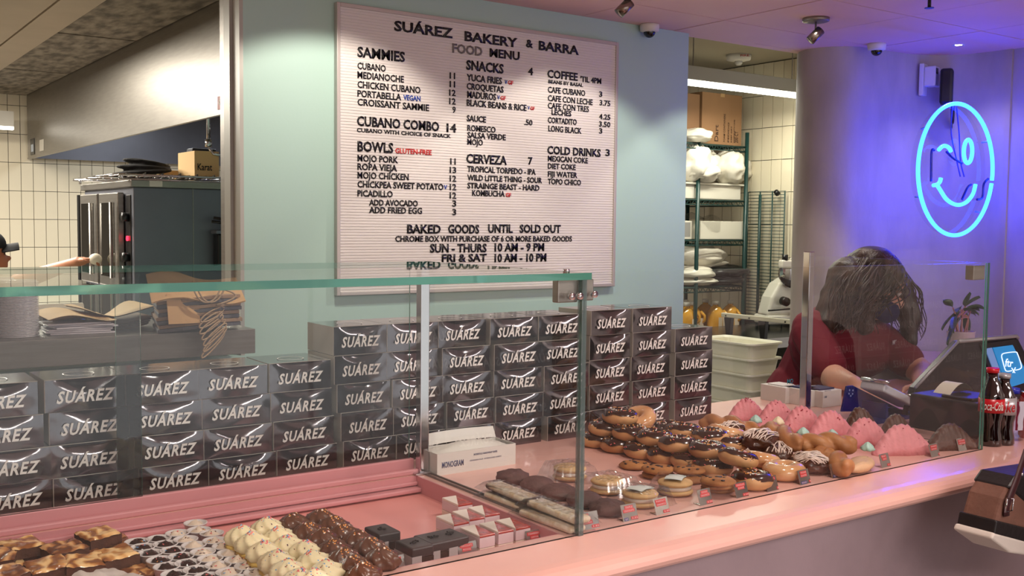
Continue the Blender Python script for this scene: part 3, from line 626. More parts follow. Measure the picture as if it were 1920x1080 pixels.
brown = mat('brown_cardboard', (150, 112, 78), .8, 0, .1, 60, .05, 6)
x0 = P(1322, 268).x
t = carton('carton', 'big brown carton printed with brown lettering on the top shelf', (x0, YR+.05, zs[0]+.008), (4.88-x0, .36, P(1350, 176).z-zs[0]), brown)
for k, (x, s, hh, w_) in enumerate([(.14, 'Dart', .03, .10), (.20, 'FOAM CONTAINERS', .014, .17), (.235, 'PEDIDO', .012, .12), (.26, 'KEEP DRY', .010, .10), (.285, 'HANDLE WITH CARE', .010, .14), (.315, '200 CT', .03, .07)]):
    put('lettering', text(s, hh, w_, .0004, .008, 0, mat('print_brown', (70, 44, 30), .7)), t, (x, -.002, .02), (0, -PI/2, 0))
carton('carton', 'brown carton half hidden by the mint wall', (4.12, YR+.06, zs[0]+.008), (x0-4.13, .36, P(1300, 176).z-zs[0]), mat('brown_cardboard2', (138, 102, 72), .8))
bagm = mat('white_plastic_bag', (226, 220, 206), .28, 0, .5, 18, sss=0, spec=.6)
def lump(lab, a, b, y, dy, mt=bagm, seed=0, name='plastic_bag', cat='bag', group='wrapped goods on the wire shelves', am=.25, base=None):
    lo = Vector((a.x, 0, a.z)); hi = Vector((b.x, 0, b.z)); cx = (lo.x+hi.x)/2; z0 = base if base is not None else min(a.z, b.z); h = max(a.z, b.z)-z0; wd = abs(hi.x-lo.x)
    m = MB()
    def fn(p):
        q = p*1.9+Vector((seed*3.1, 0, 0)); return 1+am*(noise.noise(q)+.5*abs(noise.noise(q*2.6))+.25*noise.noise(q*6))
    m.ell((0, 0, 0), (wd/2, dy/2, h/2), None, 40, 24, fn)
    for i, v in enumerate(m.v): m.v[i] = (v[0], v[1], max(v[2], -h/2)+h/2)
    o = m.build(name, mt, None, True); o.location = (cx, y, z0); tag(o, lab, cat, group); return o
lump('white plastic bag on the top shelf beside the carton', P(1278, 268), P(1327, 243), YR+.02, .2, seed=1, base=zs[0]+.008)
zb = 1.80
box_tall = mat('white_tub', (214, 210, 198), .45)
t = thing('storage_tub', 'wide white storage tub on the second shelf', 'tub', (4.30, YR+.02, zs[1]+.008))
MB().box(0, .155, 0, .4, 0, .085).box(.165, .555, 0, .4, 0, .085).build('tub', box_tall, t, bevel=.004); MB().box(-.01, .575, -.015, .42, .085, .097).build('lid', box_tall, t, bevel=.003)
zb = zs[1]+.008+.097
for k, (u0, u1, v1, s) in enumerate([(1284, 1330, 270, 2), (1322, 1362, 282, 3), (1352, 1392, 284, 4), (1368, 1420, 290, 5), (1290, 1345, 300, 6)]):
    lump(['bag of white cups at the wall edge on the tub', 'clear bag of white cups in the middle of the tub', 'clear bag of foam cups left of the right post', 'clear bag bulging past the right shelf post', 'lowest bag of white cups lying on the tub'][k], P(u0, 345), P(u1, v1), YR+.05+.07*(k % 2), .22, seed=s, base=zb)
zb = zs[2]+.008
t = thing('white_box', 'long white carton with plastic liner on the third shelf', 'box', (P(1313, 447).x, YR+.02, zb))
MB().box(0, .40, 0, .35, 0, .11).build('carton', mat('white_card', (222, 218, 204), .6), t, bevel=.002)
m = MB(); m.grid(lambda u, v: (.0+.28*u, .1+.12*v, .11+.05*abs(math.sin(5*u))*math.sin(PI*v)*(1-.4*u)+.01), 16, 6); m.grid(lambda u, v: (.0+.28*u, -.002-.004*math.sin(6*u), .112-.07*v*math.sin(PI*u)), 16, 6); m.build('liner', clr, t, True)
t = thing('white_box', 'small white carton with a printed label at the wall edge', 'box', (4.33, YR+.03, zb))
MB().box(0, .12, 0, .3, 0, .11).build('carton', mat('white_card', (222, 218, 204), .6), t, bevel=.002); MB().box(.055, .105, -.001, 0, .015, .1).build('label_sticker', mat('grey_print', (150, 148, 144), .6), t)
zb = zs[3]+.008
blackbag = mat('black_bin_bag', (22, 22, 24), .3, 0, .4, 25)
for k, (u0, v0, u1, v1, mt_, dz, dy_) in enumerate([(1284, 540, 1350, 518, bagm, 0, 0), (1284, 520, 1346, 498, bagm, .035, 0), (1340, 540, 1404, 515, blackbag, 0, .0), (1336, 520, 1412, 496, blackbag, .04, .0), (1300, 505, 1396, 482, bagm, .075, .1), (1286, 490, 1384, 458, bagm, .10, .06)]):
    lump(['lower folded white plastic bundle at the wall edge', 'upper folded white plastic bundle at the wall edge', 'lower black plastic bundle behind the right post', 'upper black plastic bundle jutting past the right post', 'flat pack of clear wrapped sleeves above the black bundle', 'topmost clear wrapped pack on the fourth shelf'][k], P(u0, v0), P(u1, v1), YR+.1+dy_, .26, mt_, seed=11+k, am=.16, base=zb+dz)
juice = mat('orange_juice', (222, 158, 34), .12, 0, spec=.7, coat=.5)
def jug_mesh():
    m = MB(); pr = [(.0, 0), (.052, 0), (.056, .01), (.056, .085), (.05, .112), (.03, .135), (.017, .142), (.017, .152)]
    m.lathe(pr, 20, fn=lambda a, t: 1+.10*math.cos(4*a)*max(0, 1-1.2*t)); return m
jb = jug_mesh().mesh('bottle', juice, True); jc = MB().lathe([(0, .15), (.020, .15), (.020, .17), (.018, .172), (0, .172)], 16).mesh('lid', white, True)
jl = MB().box(-.035, .035, -.0585, -.056, .012, .075).mesh('label_sticker', mat('juice_label', (232, 214, 190), .5))
jh = MB().tube([(.03, -.045, .04), (.035, -.068, .06), (.033, -.068, .09), (.022, -.045, .115)], .009, 8).mesh('handle', juice, True)
zj = P(1350, 565).z-.172
for k, (u, dy) in enumerate([(1296, 0), (1312, .02), (1350, 0), (1378, 0), (1328, .16), (1364, .15)]):
    c = P(u, 600)
    t = thing('juice_jug', ['orange juice jug hidden half by the mint wall', 'orange juice jug right behind the left shelf post', 'front orange juice jug in the middle of the bottom shelf', 'front orange juice jug nearest the right post', 'rear orange juice jug seen between the left two', 'rear orange juice jug seen between the right two'][k], 'juice jug', (c.x, YR+.06+dy, zj), R_.uniform(-.4, .4), 'orange juice jugs on the low shelf')
    put('bottle', jb, t); put('lid', jc, t); put('label_sticker', jl, t); put('handle', jh, t)
rel(MB().box(3.95, 4.86, YR+.01, YR+.49, .905, zj-.001), 'shelf_mat', box_tall, rk)
# wire grid leaning on the tiles
ga = onx(1404, 360, 4.955); gb = onx(1473, 362, 4.955)
t = thing('wire_grid', 'green wire shelf stood upright against the store tiles', 'wire shelf', (4.955, gb.y, .86)); m = MB(); H = ga.z-.86; Lg = ga.y-gb.y
for k in range(46): m.tube([(0, 0, H*k/45), (0, Lg, H*k/45)], .0022, 5)
for f in (0, .33, .66, 1): m.tube([(-.006, Lg*f, 0), (-.006, Lg*f, H)], .0045, 6)
m.build('wires', green, t, True)['kind'] = 'stuff'
MB().tube([(-.02, Lg*.62, 0), (-.02, Lg*.62, H*.98)], .009, 8).build('pole', green, t, True); MB().tube([(-.02, .04, H-.02), (-.02, .06, H)], .016, 8).build('foot_cap', black, t, True)
# ceiling strip light of the store
a = ony(1285, 150, 4.0); b = ony(1500, 182, 4.0)
t = thing('strip_light', 'glowing strip light in a grey housing across the store', 'light', (3.9, 4.0, a.z-.01))
MB().box(0, 1.0, -.03, .03, .012, .085).build('housing', mat('grey_housing', (170, 168, 158), .5), t, bevel=.002)
MB().tube([(0, 0, 0), (1.0, 0, 0)], .017, 12).build('diffuser', mat('tube_glow', (255, 252, 236), .4, emit=(1, 1, .84), es=9), t, True)
for x in (.1, .9): MB().tube([(x, 0, .085), (x, 0, 2.56-a.z+.01)], .003, 6).build('hanger', steel, t)
a = onz(1385, 103, 2.56)
t = thing('fire_alarm', 'round white ceiling alarm lettered FIRE in the store', 'alarm', (a.x, a.y, 2.56))
MB().lathe([(.0, 0), (.075, 0), (.07, -.03), (.045, -.036), (0, -.036)], 28).build('base', white, t, True); MB().lathe([(.02, -.03), (.024, -.05), (.012, -.062), (0, -.062)], 16).build('strobe', mat('lens', (200, 196, 188), .1), t, True)
put('lettering', text("FIRE", .012, .05, .0005, .01, 0, LR), t, (-.05, -.06, -.022), (0, 0, -.9))
# work table, rail stand, slicer, dough trays
t = thing('work_table', 'stainless steel work table with a dark top in the store', 'table', (3.95, 3.72, 0))
MB().box(0, .98, 0, .62, .92, .945).build('table_top', mat('dark_table', (70, 72, 74), .25, .8), t, bevel=.003); MB().box(0, .98, -.003, 0, .89, .945).build('front_edge', steel, t)
for x in (.03, .95):
    for y in (.03, .59): MB().tube([(x, y, 0), (x, y, .92)], .018, 10).build('leg', steel, t, True)
t = thing('rail_stand', 'cream steel rail on two black feet atop the work table', 'rail', (4.22, 3.53, 1.0))
r0 = onx(1352, 590, 4.2); r1 = onx(1490, 607, 4.2)
t.location = (4.2, r1.y, r1.z-.10); Lr = r0.y-r1.y
MB().box(0, .02, 0, Lr, .095, .118).build('rail', mat('cream_rail', (214, 206, 186), .4), t, bevel=.003)
for f in (.12, .6, .93): MB().box(-.002, 0, Lr*f-.004, Lr*f+.004, .1, .108).build('slot', black, t)
for f in (.90, .42): MB().prism([(0, Lr*f-.02, .095), (0, Lr*f+.03, .095), (0, Lr*f+.015, 0), (0, Lr*f-.012, 0)], (.03, 0, 0)).build('foot', black, t, bevel=.004)
t.location.z = max(t.location.z, .946)
wmet = mat('white_enamel', (226, 220, 208), .22, 0, coat=.4)
s0 = ony(1465, 590, 4.05); t = thing('meat_slicer', 'white enamel meat slicer with black knobs on the work table', 'slicer', (s0.x, 4.05, .946), -.3)
MB().prism([(-.13, -.05, .08), (.12, -.05, .08), (.12, -.05, .17), (.08, -.05, .29), (.02, -.05, .31), (-.05, -.05, .27), (-.10, -.05, .19)], (0, .12, 0)).build('body', wmet, t, bevel=.02, seg=4)
MB().box(-.13, .16, -.07, .10, .03, .085).build('base', wmet, t, bevel=.015, seg=3)
MB().tube([(.02, -.075, .33), (.02, -.06, .33)], .085, 32).build('blade', chrome, t, True)
MB().box(-.06, .10, -.09, -.04, .36, .41).build('carriage', wmet, t, bevel=.012, seg=3)
MB().prism([(.02, -.06, .40), (.10, -.06, .47), (.14, -.06, .46), (.07, -.06, .38)], (0, .05, 0)).build('pusher', wmet, t, bevel=.008)
MB().tube([(-.03, -.07, .40), (-.03, -.07, .44)], .018, 12).build('knob', black, t, True); MB().tube([(.10, -.06, .40), (.16, -.06, .48)], .01, 8).build('handle', black, t, True)
MB().tube([(-.03, -.06, .17), (-.03, -.10, .165)], .026, 14).build('dial', black, t, True); MB().tube([(-.14, -.08, .115), (0, -.10, .125), (.15, -.08, .12)], .005, 6).build('cable', black, t, True)
for x in (-.1, .13): MB().tube([(x, 0, 0), (x, 0, .035)], .018, 10).build('foot', black, t, True)
MB().box(-.10, -.05, -.0715, -.07, .04, .075).build('sticker', mat('sticker_white', (214, 208, 196), .5), t)
# stacked dough trays
creamp = mat('cream_tray_plastic', (246, 242, 222), .42, 0, .02, 20)
ck = ony(1408, 648, 3.30); Wt, Dt = .239, .38; hz = .074
t = thing('cart', 'low steel cart under the cream dough trays', 'cart', (ck.x+.12, ck.y+.19, 0)); MB().box(-.12, .12, -.19, .19, ck.z-5*hz-.03, ck.z-5*hz).build('deck', steel, t); 
for x in (-.10, .10):
    for y in (-.17, .17): MB().tube([(x, y, 0), (x, y, ck.z-5*hz-.03)], .015, 8).build('leg', steel, t, True)
def tray_mesh():
    m = MB(); w2, d2, h = Wt/2, Dt/2, hz+.004; rr = .03
    def ringp(sx, sy, z, r):
        out = []
        for q, (cx, cy) in enumerate([(sx-r, sy-r), (-sx+r, sy-r), (-sx+r, -sy+r), (sx-r, -sy+r)]):
            for i in range(6): a = PI/2*q+PI/2*i/5; out.append((cx+r*math.cos(a), cy+r*math.sin(a), z))
        return out
    secs = [(w2-.022, d2-.022, 0, rr), (w2-.012, d2-.012, h-.012, rr), (w2, d2, h-.010, rr), (w2, d2, h, rr), (w2-.008, d2-.008, h, rr), (w2-.018, d2-.018, h-.01, rr), (w2-.026, d2-.026, .006, rr)]
    vs = []; fs = []
    for s_ in secs: vs += ringp(*s_)
    for k in range(len(secs)-1):
        for i in range(24): j = (i+1) % 24; fs.append((k*24+i, k*24+j, (k+1)*24+j, (k+1)*24+i))
    fs.append(tuple(reversed(range(24)))); fs.append(tuple(6*24+i for i in range(24))); m.add(vs, fs); return m
tm = tray_mesh().mesh('dough_tray', creamp)
for k in range(5):
    o = put('dough_tray', tm, None, (ck.x+Wt/2+R_.uniform(-.003, .003), ck.y+Dt/2, ck.z-(5-k)*hz+.0005), (0, 0, R_.uniform(-.02, .02)))
    tag(o, ['lowest cream dough tray in the stack on the cart', 'second cream dough tray from the bottom of the stack', 'middle cream dough tray of the stack', 'cream dough tray just below the top one', 'topmost cream dough tray, empty and open'][k], 'tray', 'stacked cream dough trays')
    bev(o, .002)
# ================================================================ CEILING FIXTURES
def dome(u, v, lab):
    a = onz(u, v, ZC); t = thing('dome_camera', lab, 'camera', (a.x, a.y, ZC), 0, 'dome cameras on the pink ceiling')
    MB().lathe([(0, 0), (.038, 0), (.039, -.008), (.037, -.026), (.028, -.030), (0, -.030)], 28).build('housing', white, t, True)
    MB().ell((0, 0, -.028), (.024, .024, .024), None, 24, 14).build('lens_dome', mat('black_dome', (10, 10, 12), .05, spec=.8), t, True)
dome(1218, 46, 'white dome camera above the right end of the mint wall'); dome(1644, 82, 'white dome camera above the plaster column')
def spotfix(u, v, lab):
    a = onz(u, v, ZC); t = thing('spotlight', lab, 'spotlight', (a.x, a.y, ZC), 0, 'brushed steel spotlights on the pink ceiling')
    MB().lathe([(0, 0), (.050, 0), (.050, -.012), (.046, -.014), (0, -.014)], 32).build('canopy', steel, t, True)
    MB().tube([(0, 0, -.012), (0, 0, -.062)], .004, 8).build('stem', steel, t, True)
    MB().tube([(.014, -.012, -.045), (-.020, .008, -.085)], .0185, 20).build('lamp_head', mat('nickel', (150, 140, 132), .2, 1), t, True)
spotfix(1530, 34, 'spotlight with round canopy in front of the plaster column'); spotfix(1172, -22, 'spotlight head hanging at the top edge above the menu board')
a = onz(1797, 84, ZC); t = thing('downlight', 'small glowing recessed downlight in the blue-lit ceiling', 'downlight', (a.x, a.y, ZC))
MB().lathe([(.012, -.001), (.026, -.003), (.027, 0)], 24).build('trim_ring', white, t, True); MB().lathe([(0, -.0015), (.014, -.0015)], 20).build('lens', mat('down_glow', (255, 240, 225), .4, emit=(1, .9, .8), es=30), t, True)
a = onz(1743, -2, ZC); t = thing('sprinkler', 'black sprinkler head at the top edge of the photo', 'sprinkler', (a.x, a.y, ZC))
MB().tube([(0, 0, 0), (0, 0, -.03)], .006, 8).build('stem', black, t, True); MB().lathe([(0, -.03), (.016, -.03), (.016, -.032), (0, -.032)], 12).build('deflector', black, t)
# ================================================================ NEON SIGN, ADAPTER, SENSOR
RY = 2.50
nc = Vector((4.068, RY, 1.797))
glow = mat('blue_neon_gas', (60, 200, 255), .3, emit=(.005, .030, 1.0), es=23)
dark = mat('blacked_neon_glass', (30, 40, 90), .2, spec=.6)
sign = thing('neon_sign', 'blue neon winking smiley face glowing in the wall corner', 'neon sign', nc)
def NP(u, v): p = ony(u, v, RY); return (p.x-nc.x, 0, p.z-nc.z)
R = .277; g0 = -.16
MB().tube([(R*math.cos(a), 0, R*math.sin(a)) for a in [g0+.03+(2*PI-.05)*k/72 for k in range(73)]], .0085, 10).build('face_ring', glow, sign, True)
def sm(ps, n=8):
    out = []
    for i in range(len(ps)-1):
        p0 = Vector(ps[max(0, i-1)]); p1 = Vector(ps[i]); p2 = Vector(ps[i+1]); p3 = Vector(ps[min(len(ps)-1, i+2)])
        for k in range(n):
            t_ = k/n; out.append(.5*((2*p1)+(p2-p0)*t_+(2*p0-5*p1+4*p2-p3)*t_*t_+(3*p1-p0-3*p2+p3)*t_**3))
    out.append(Vector(ps[-1])); return out
MB().tube(sm([NP(1760, 281), NP(1767, 274.5), NP(1774, 274), NP(1780, 278), NP(1783, 284)]), .0085, 10).build('winking_eye', glow, sign, True)
e0 = Vector(NP(1815, 284)); MB().tube([(e0.x+.032*math.cos(a), 0, e0.z+.050*math.sin(a)) for a in [2*PI*k/36 for k in range(36)]], .0085, 10, True).build('round_eye', glow, sign, True)
MB().tube(sm([NP(1764, 334), NP(1762, 341), NP(1757, 346), NP(1750, 347.5)]), .0085, 10).build('dimple', glow, sign, True)
MB().tube(sm([NP(1757, 347), NP(1764, 358), NP(1774, 373), NP(1787, 382), NP(1800, 384), NP(1813, 378), NP(1824, 364), NP(1829, 346)]), .0085, 10).build('mouth', glow, sign, True)
for pts in ([NP(1783, 284), NP(1795, 296), NP(1812, 306)], [NP(1760, 281), NP(1755, 285), NP(1754, 340)], [NP(1829, 346), NP(1822, 352), NP(1812, 374)], [NP(1861, 335), NP(1853, 345), NP(1850, 370), NP(1840, 374)]):
    MB().tube(sm([(p[0], .02, p[2]) for p in pts]), .005, 8).build('dark_tube', dark, sign, True)
back = mat('clear_back', (1, 1, 1), .1); acr = clearmat('clear_acrylic', (.96, .96, .97), 1.25)
MB().tube([(0, .032, 0), (0, .036, 0)], .275, 64).build('backing_plate', acr, sign)
for a_ in (2.5, 3.6, .5, -.7): MB().tube([(R*math.cos(a_), 0, R*math.sin(a_)), (R*.97*math.cos(a_), .032, R*.97*math.sin(a_))], .004, 8).build('standoff', mat('glass_standoff', (150, 190, 230), .1), sign, True)
for dx in (0, .03): MB().tube(sm([(.0+dx, .03, .27), (.03+dx*2, .05, .16), (.11+dx, .07, .05), (.16+dx, .08, -.02)]), .003, 6).build('cable', mat('clear_cable', (70, 90, 170), .2), sign, True)
pa = ony(1745, 145, 2.79); t = thing('wall_sensor', 'white wall sensor box on a plate left of the black adapter', 'sensor', (pa.x, 2.815, pa.z), .25)
MB().box(-.055, .05, -.008, .012, -.085, .06).build('wall_plate', white, t, bevel=.003); MB().box(-.05, .01, -.06, -.008, -.045, .045).build('body', white, t, bevel=.006); MB().ell((.035, -.04, .0), (.04, .04, .045), None, 20, 12).build('round_sensor', white, t, True); MB().box(-.045, -.02, -.062, -.06, .01, .035).build('dark_window', black, t)
pb = ony(1776, 165, 2.70); t = thing('power_adapter', 'black neon power adapter with looped cables above the sign', 'adapter', (pb.x, 2.70, pb.z), .5)
MB().box(-.035, .035, -.025, .03, -.075, .085).build('body', black, t, bevel=.012); MB().box(.036, .045, -.02, .028, -.07, .08).build('side_plate', mat('dark_grey_metal', (70, 70, 80), .4, .3), t)
MB().tube([(-.01+.035*math.cos(a), -.03, -.115+.045*math.sin(a)) for a in [2*PI*k/24 for k in range(24)]], .0035, 6, True).build('cable', black, t, True)
for d in (0, .014): MB().tube(sm([(.01, -.02, -.07), (.045+d, -.02, -.12), (.075+d, -.02, -.165), (.055+d, -.02, -.168), (.02, -.02, -.12), (.005, -.02, -.07)]), .0035, 6).build('cable', black, t, True)
# ================================================================ BAKED GOODS ON THE COUNTER (z = 1.0) AND IN THE WELL
D = 1.0
dough = mat('fried_dough', (212, 164, 112), .5, 0, .15, 60, 0, 9, col2=(182, 126, 78), sss=.1)
choc = mat('chocolate_icing', (52, 28, 18), .18, 0, .1, 40, coat=.3)
glaze = mat('sugar_glaze', (224, 178, 132), .15, 0, .2, 50, 0, 20, col2=(200, 142, 92), coat=.5)
glazep = mat('pale_glaze', (232, 196, 160), .2, 0, .2, 50, .06, 20, coat=.4)
spr = [mat('sprinkle_white', (245, 238, 228), .4), mat('sprinkle_pink', (232, 120, 120), .4), mat('sprinkle_orange', (236, 160, 80), .4), mat('sprinkle_blue', (110, 170, 220), .4), mat('sprinkle_brown', (90, 40, 30), .4)]
def sprinkles(fn, n, L_=.0045, r=.0009, seed=1, cols=(0, 0, 1, 2, 4)):
    rr = random.Random(seed); m = MB()
    for _ in range(n):
        p, nrm = fn(rr); p = Vector(p); nrm = Vector(nrm).normalized()
        t = nrm.cross(Vector((rr.uniform(-1, 1), rr.uniform(-1, 1), rr.uniform(-1, 1)))).normalized(); m.m = rr.choice(cols)
        b = nrm.cross(t); c = p+nrm*r*.6
        M = Matrix(((t.x, b.x, nrm.x, c.x), (t.y, b.y, nrm.y, c.y), (t.z, b.z, nrm.z, c.z), (0, 0, 0, 1))); m.box(-L_/2, L_/2, -r, r, -r*.8, r*.8, M)
    return m.mesh('sprinkles', spr)
def torus(m, R, r, rz, zc, nu=30, nv=14, a0=0, a1=2*PI, wob=0, fat=1.0):
    full = abs(a1-a0-2*PI) < .01; vs = []; fs = []; K = nv if full else nv+1
    for i in range(nu):
        t = 2*PI*i/nu
        for j in range(K):
            e0 = a0+(wob*math.sin(3*t+1)+wob*.6*math.sin(7*t)); e1 = a1-(wob*math.sin(4*t)+wob*.6*math.sin(9*t+2)) if not full else a1
            p = (a0 if full else e0)+((a1 if full else e1)-(a0 if full else e0))*j/nv
            rad = R+r*math.cos(p); k = .004*math.sin(2*t+1)*(fat-1)
            vs.append(((rad+k)*math.cos(t), (rad+k)*math.sin(t), zc+rz*math.sin(p)))
    for i in range(nu):
        i2 = (i+1) % nu
        for j in range(nv): j2 = (j+1) % K if full else j+1; fs.append((i*K+j, i2*K+j, i2*K+j2, i*K+j2))
    m.add(vs, fs); return m
def donut_kit(name, cat, icing=True, seed=0):
    t = thing(name, '', cat)
    put('ring', torus(MB(), .0255, .0195, .0170, .0170, fat=1.3).mesh('ring', dough if icing else glaze, True), t)
    if icing:
        put('icing', torus(MB(), .0255, .0200, .0176, .0176, 36, 10, .36, PI-.1, .20).mesh('icing', choc, True), t)
        def f(r):
            a = r.uniform(0, 2*PI); p = r.uniform(.35, 2.6); nn = (math.cos(p)*math.cos(a), math.cos(p)*math.sin(a), math.sin(p))
            rad = .0255+.020*math.cos(p); return (rad*math.cos(a), rad*math.sin(a), .0176+.0180*math.sin(p)), nn
        o = put('sprinkles', sprinkles(f, 70, .0042, .0008, seed, (0, 0, 1, 4, 4, 2)), t); o['kind'] = 'stuff'
    return t
dk = donut_kit('sprinkled_donut', 'donut', True, 3); usedd = 0
DN = [ # zoomed centre (x,y)/4+offset, layer
 (170, 335, 0, 'bottom layer, far left'), (320, 375, 0, 'bottom layer, second from the left'), (490, 412, 0, 'bottom layer, third from the left'), (672, 452, 0, 'bottom layer, fourth from the left'), (850, 492, 0, 'bottom layer, half hidden by two above'), (1030, 535, 0, 'bottom layer, just left of the foremost ones'), (1320, 640, 0, 'lowest front one, right beside the front cards'),
 (225, 248, 1, 'middle layer, far left'), (410, 285, 1, 'middle layer, second from the left'), (590, 322, 1, 'middle layer, third from the left'), (762, 372, 1, 'middle layer, fourth from the left'), (985, 415, 1, 'middle layer, second from the right'), (1205, 478, 1, 'big tilted one on the right end'),
 (330, 165, 2, 'single one topping the pile'), (800, 275, 1, 'behind the middle layer, left'), (700, 262, .2, 'rear row, tucked behind the pile'), (1005, 315, 1, 'rear one beside the pale glazed ring'), (1150, 362, .6, 'rear one below the big drizzled fritter')]
for x, y, L2, lab in DN:
    z = D+.0305*L2; c = onz(1080+x/4, 740+y/4, z+.0165); big = x == 1205
    place(dk, usedd, (c.x, c.y, z), (R_.uniform(-.05, .05) if L2 < 2 else .03, R_.uniform(-.05, .05), R_.uniform(0, 6)) if not big else (.22, .1, 1.0), 'chocolate sprinkled donut, '+lab, 'chocolate sprinkled donuts', 1.0); usedd += 1
    if big: pass
gk = donut_kit('glazed_donut', 'donut', False); used = 0
for x, y, z, lab, rx in [(1560, 575, D, 'shiny glazed donut by itself behind the front cards', 0), (1372, 500, D+.004, 'glazed donut leaning behind the tilted sprinkled one', .3), (475, 178, D+.052, 'pale glazed donut behind the topmost sprinkled one', .5), (1120, 292, D+.03, 'pale glazed donut between sprinkled ones and twists', .2)]:
    c = onz(1080+x/4, 740+y/4, z+.016); place(gk, used, (c.x, c.y, z), (rx, 0, R_.uniform(0, 6)), lab, 'glazed donuts', 1.06); used += 1
# cookies
cookie = mat('chip_cookie', (178, 122, 66), .7, 0, .5, 90, 0, 30, col2=(146, 92, 44))
chip = mat('chocolate_chunk', (48, 26, 18), .35)
def cookie_kit():
    t = thing('chip_cookie', '', 'cookie'); m = MB()
    def f(a, k): return 1+.03*math.sin(3*a+1)+.02*math.sin(7*a)
    m.lathe([(0, 0), (.030, .0005), (.036, .004), (.036, .007), (.031, .0105), (.02, .0125), (.008, .013), (0, .0132)], 28, fn=f)
    for i, v in enumerate(m.v): m.v[i] = (v[0], v[1], v[2]+(.0018*nz((v[0]*60, v[1]*60, 3)) if v[2] > .006 else 0))
    put('cookie', m.mesh('cookie', cookie, True), t)
    m = MB(); rr = random.Random(5)
    for _ in range(9):
        a = rr.uniform(0, 6.3); q = rr.uniform(.006, .028); m.ell((q*math.cos(a), q*math.sin(a), .0122-.0000*q), (rr.uniform(.0025, .005), .003, .002), None, 8, 5)
    m.ell((0, 0, .013), (.008, .006, .0025), None, 10, 6); put('chocolate_chunks', m.mesh('chocolate_chunks', chip, True), t)['kind'] = 'stuff'; return t
ck_ = cookie_kit(); used = 0
for x, y, z, lab in [(440, 515, 0, 'leftmost chocolate chip cookie of the row'), (620, 585, 0, 'chocolate chip cookie under the second from the left'), (615, 545, .0135, 'second chocolate chip cookie from the left, on another'), (850, 615, 0, 'dark underside cookie beneath the long chip cookie'), (845, 548, .0145, 'third chip cookie from the left, resting on others'), (1065, 690, 0, 'lowest chip cookie of the front stack of three'), (1065, 650, .0135, 'middle chip cookie of the front stack of three'), (1068, 612, .027, 'topmost chip cookie of the front stack of three')]:
    c = onz(1080+x/4, 740+y/4, D+z+.01) if z < .02 and x != 1065 else None
    if x >= 1060: c = onz(1080+1066/4, 740+(690-z*2000)/4, D+z+.008); c0_ = c
    place(ck_, used, (c.x, c.y, D+z), (0, 0, R_.uniform(0, 6)), lab, 'chocolate chip cookies', 1.0); used += 1
trip = mat('dark_cookie', (84, 58, 54), .75, 0, .7, 110, .2, 40)
def lumpdisc(R, h, seed, am=.08, sq=1.0):
    m = MB()
    def fn(p): return 1+am*noise.noise(p*3+Vector((seed*3, 0, 0)))
    m.ell((0, 0, 0), (R, R*sq, h/2), None, 28, 14, fn)
    for i, v in enumerate(m.v): m.v[i] = (v[0], v[1], max(v[2], -h*.38)+h*.38)
    return m
for k, (u, v, lab) in enumerate([(961, 898, 'leftmost dark triple chocolate cookie'), (1007, 912, 'second dark chocolate cookie from the left'), (1048, 926, 'third dark chocolate cookie, left of the glass corner'), (1096, 941, 'dark chocolate cookie behind the glass corner'), (1140, 956, 'rightmost dark chocolate cookie near the cards')]):
    c = onz(u, v, D+.008); o = lumpdisc(.036, .032, k, .14).build('chocolate_cookie', trip, None, True); o.location = (c.x, c.y, D); o.rotation_euler = (0, 0, k*1.3); tag(o, lab, 'cookie', 'dark chocolate cookies')
# wrapped sandwiches and bars
pale = mat('pale_biscuit', (222, 182, 124), .6, 0, .4, 70, .1, 40); cremef = mat('creme_filling', (236, 222, 206), .5); labelw = mat('pale_sticker', (206, 214, 208), .5)
def film_mesh(a, b, h, seed):
    m = MB()
    def f(u, v):
        x = (u-.5)*2*a*1.35; y = (v-.5)*2*b*1.35; r = max(abs(x)/a, abs(y)/b)
        z = h*max(0, min(1, (1.36-r)/.34))+.003*nz((x*70, y*70, seed))+.002*nz((x*160, y*160, seed+4)); return (x, y, max(.0008, z))
    m.grid(f, 22, 16); return m.mesh('wrapper', film, False)
for k, (u, v, lab, st) in enumerate([(1068, 888, 'wrapped cookie sandwich at the back of the wrapped goods', 0), (1140, 912, 'wrapped cookie sandwich right of the glass corner', 0), (1200, 936, 'wrapped pale cookie sandwich with a white sticker, foremost', 1), (1266, 915, 'wrapped cookie sandwich with a striped sticker, nearest the chip cookies', 1)]):
    c = onz(u, v, D+.012); t = thing('wrapped_sandwich', lab, 'cookie sandwich', (c.x, c.y, D), .3*k-.3, 'film wrapped cookie sandwiches')
    lumpdisc(.037, .018, k, .05).build('lower_cookie', pale, t, True); o = lumpdisc(.036, .018, k+5, .05).build('upper_cookie', pale, t, True); o.location.z = .017
    MB().lathe([(0, .012), (.033, .012), (.034, .019), (0, .019)], 24).build('filling', cremef, t, True); put('wrapper', film_mesh(.042, .040, .035, k), t)
    if st: sheet(8, 6, .05, .036, lambda u, v: .0365+.002*math.sin(5*u)-.006*(v-.5)**2).build('sticker', labelw, t, True)
bar = mat('marshmallow_bar', (246, 234, 212), .6, 0, .9, 90, 0, 60, col2=(226, 200, 162))
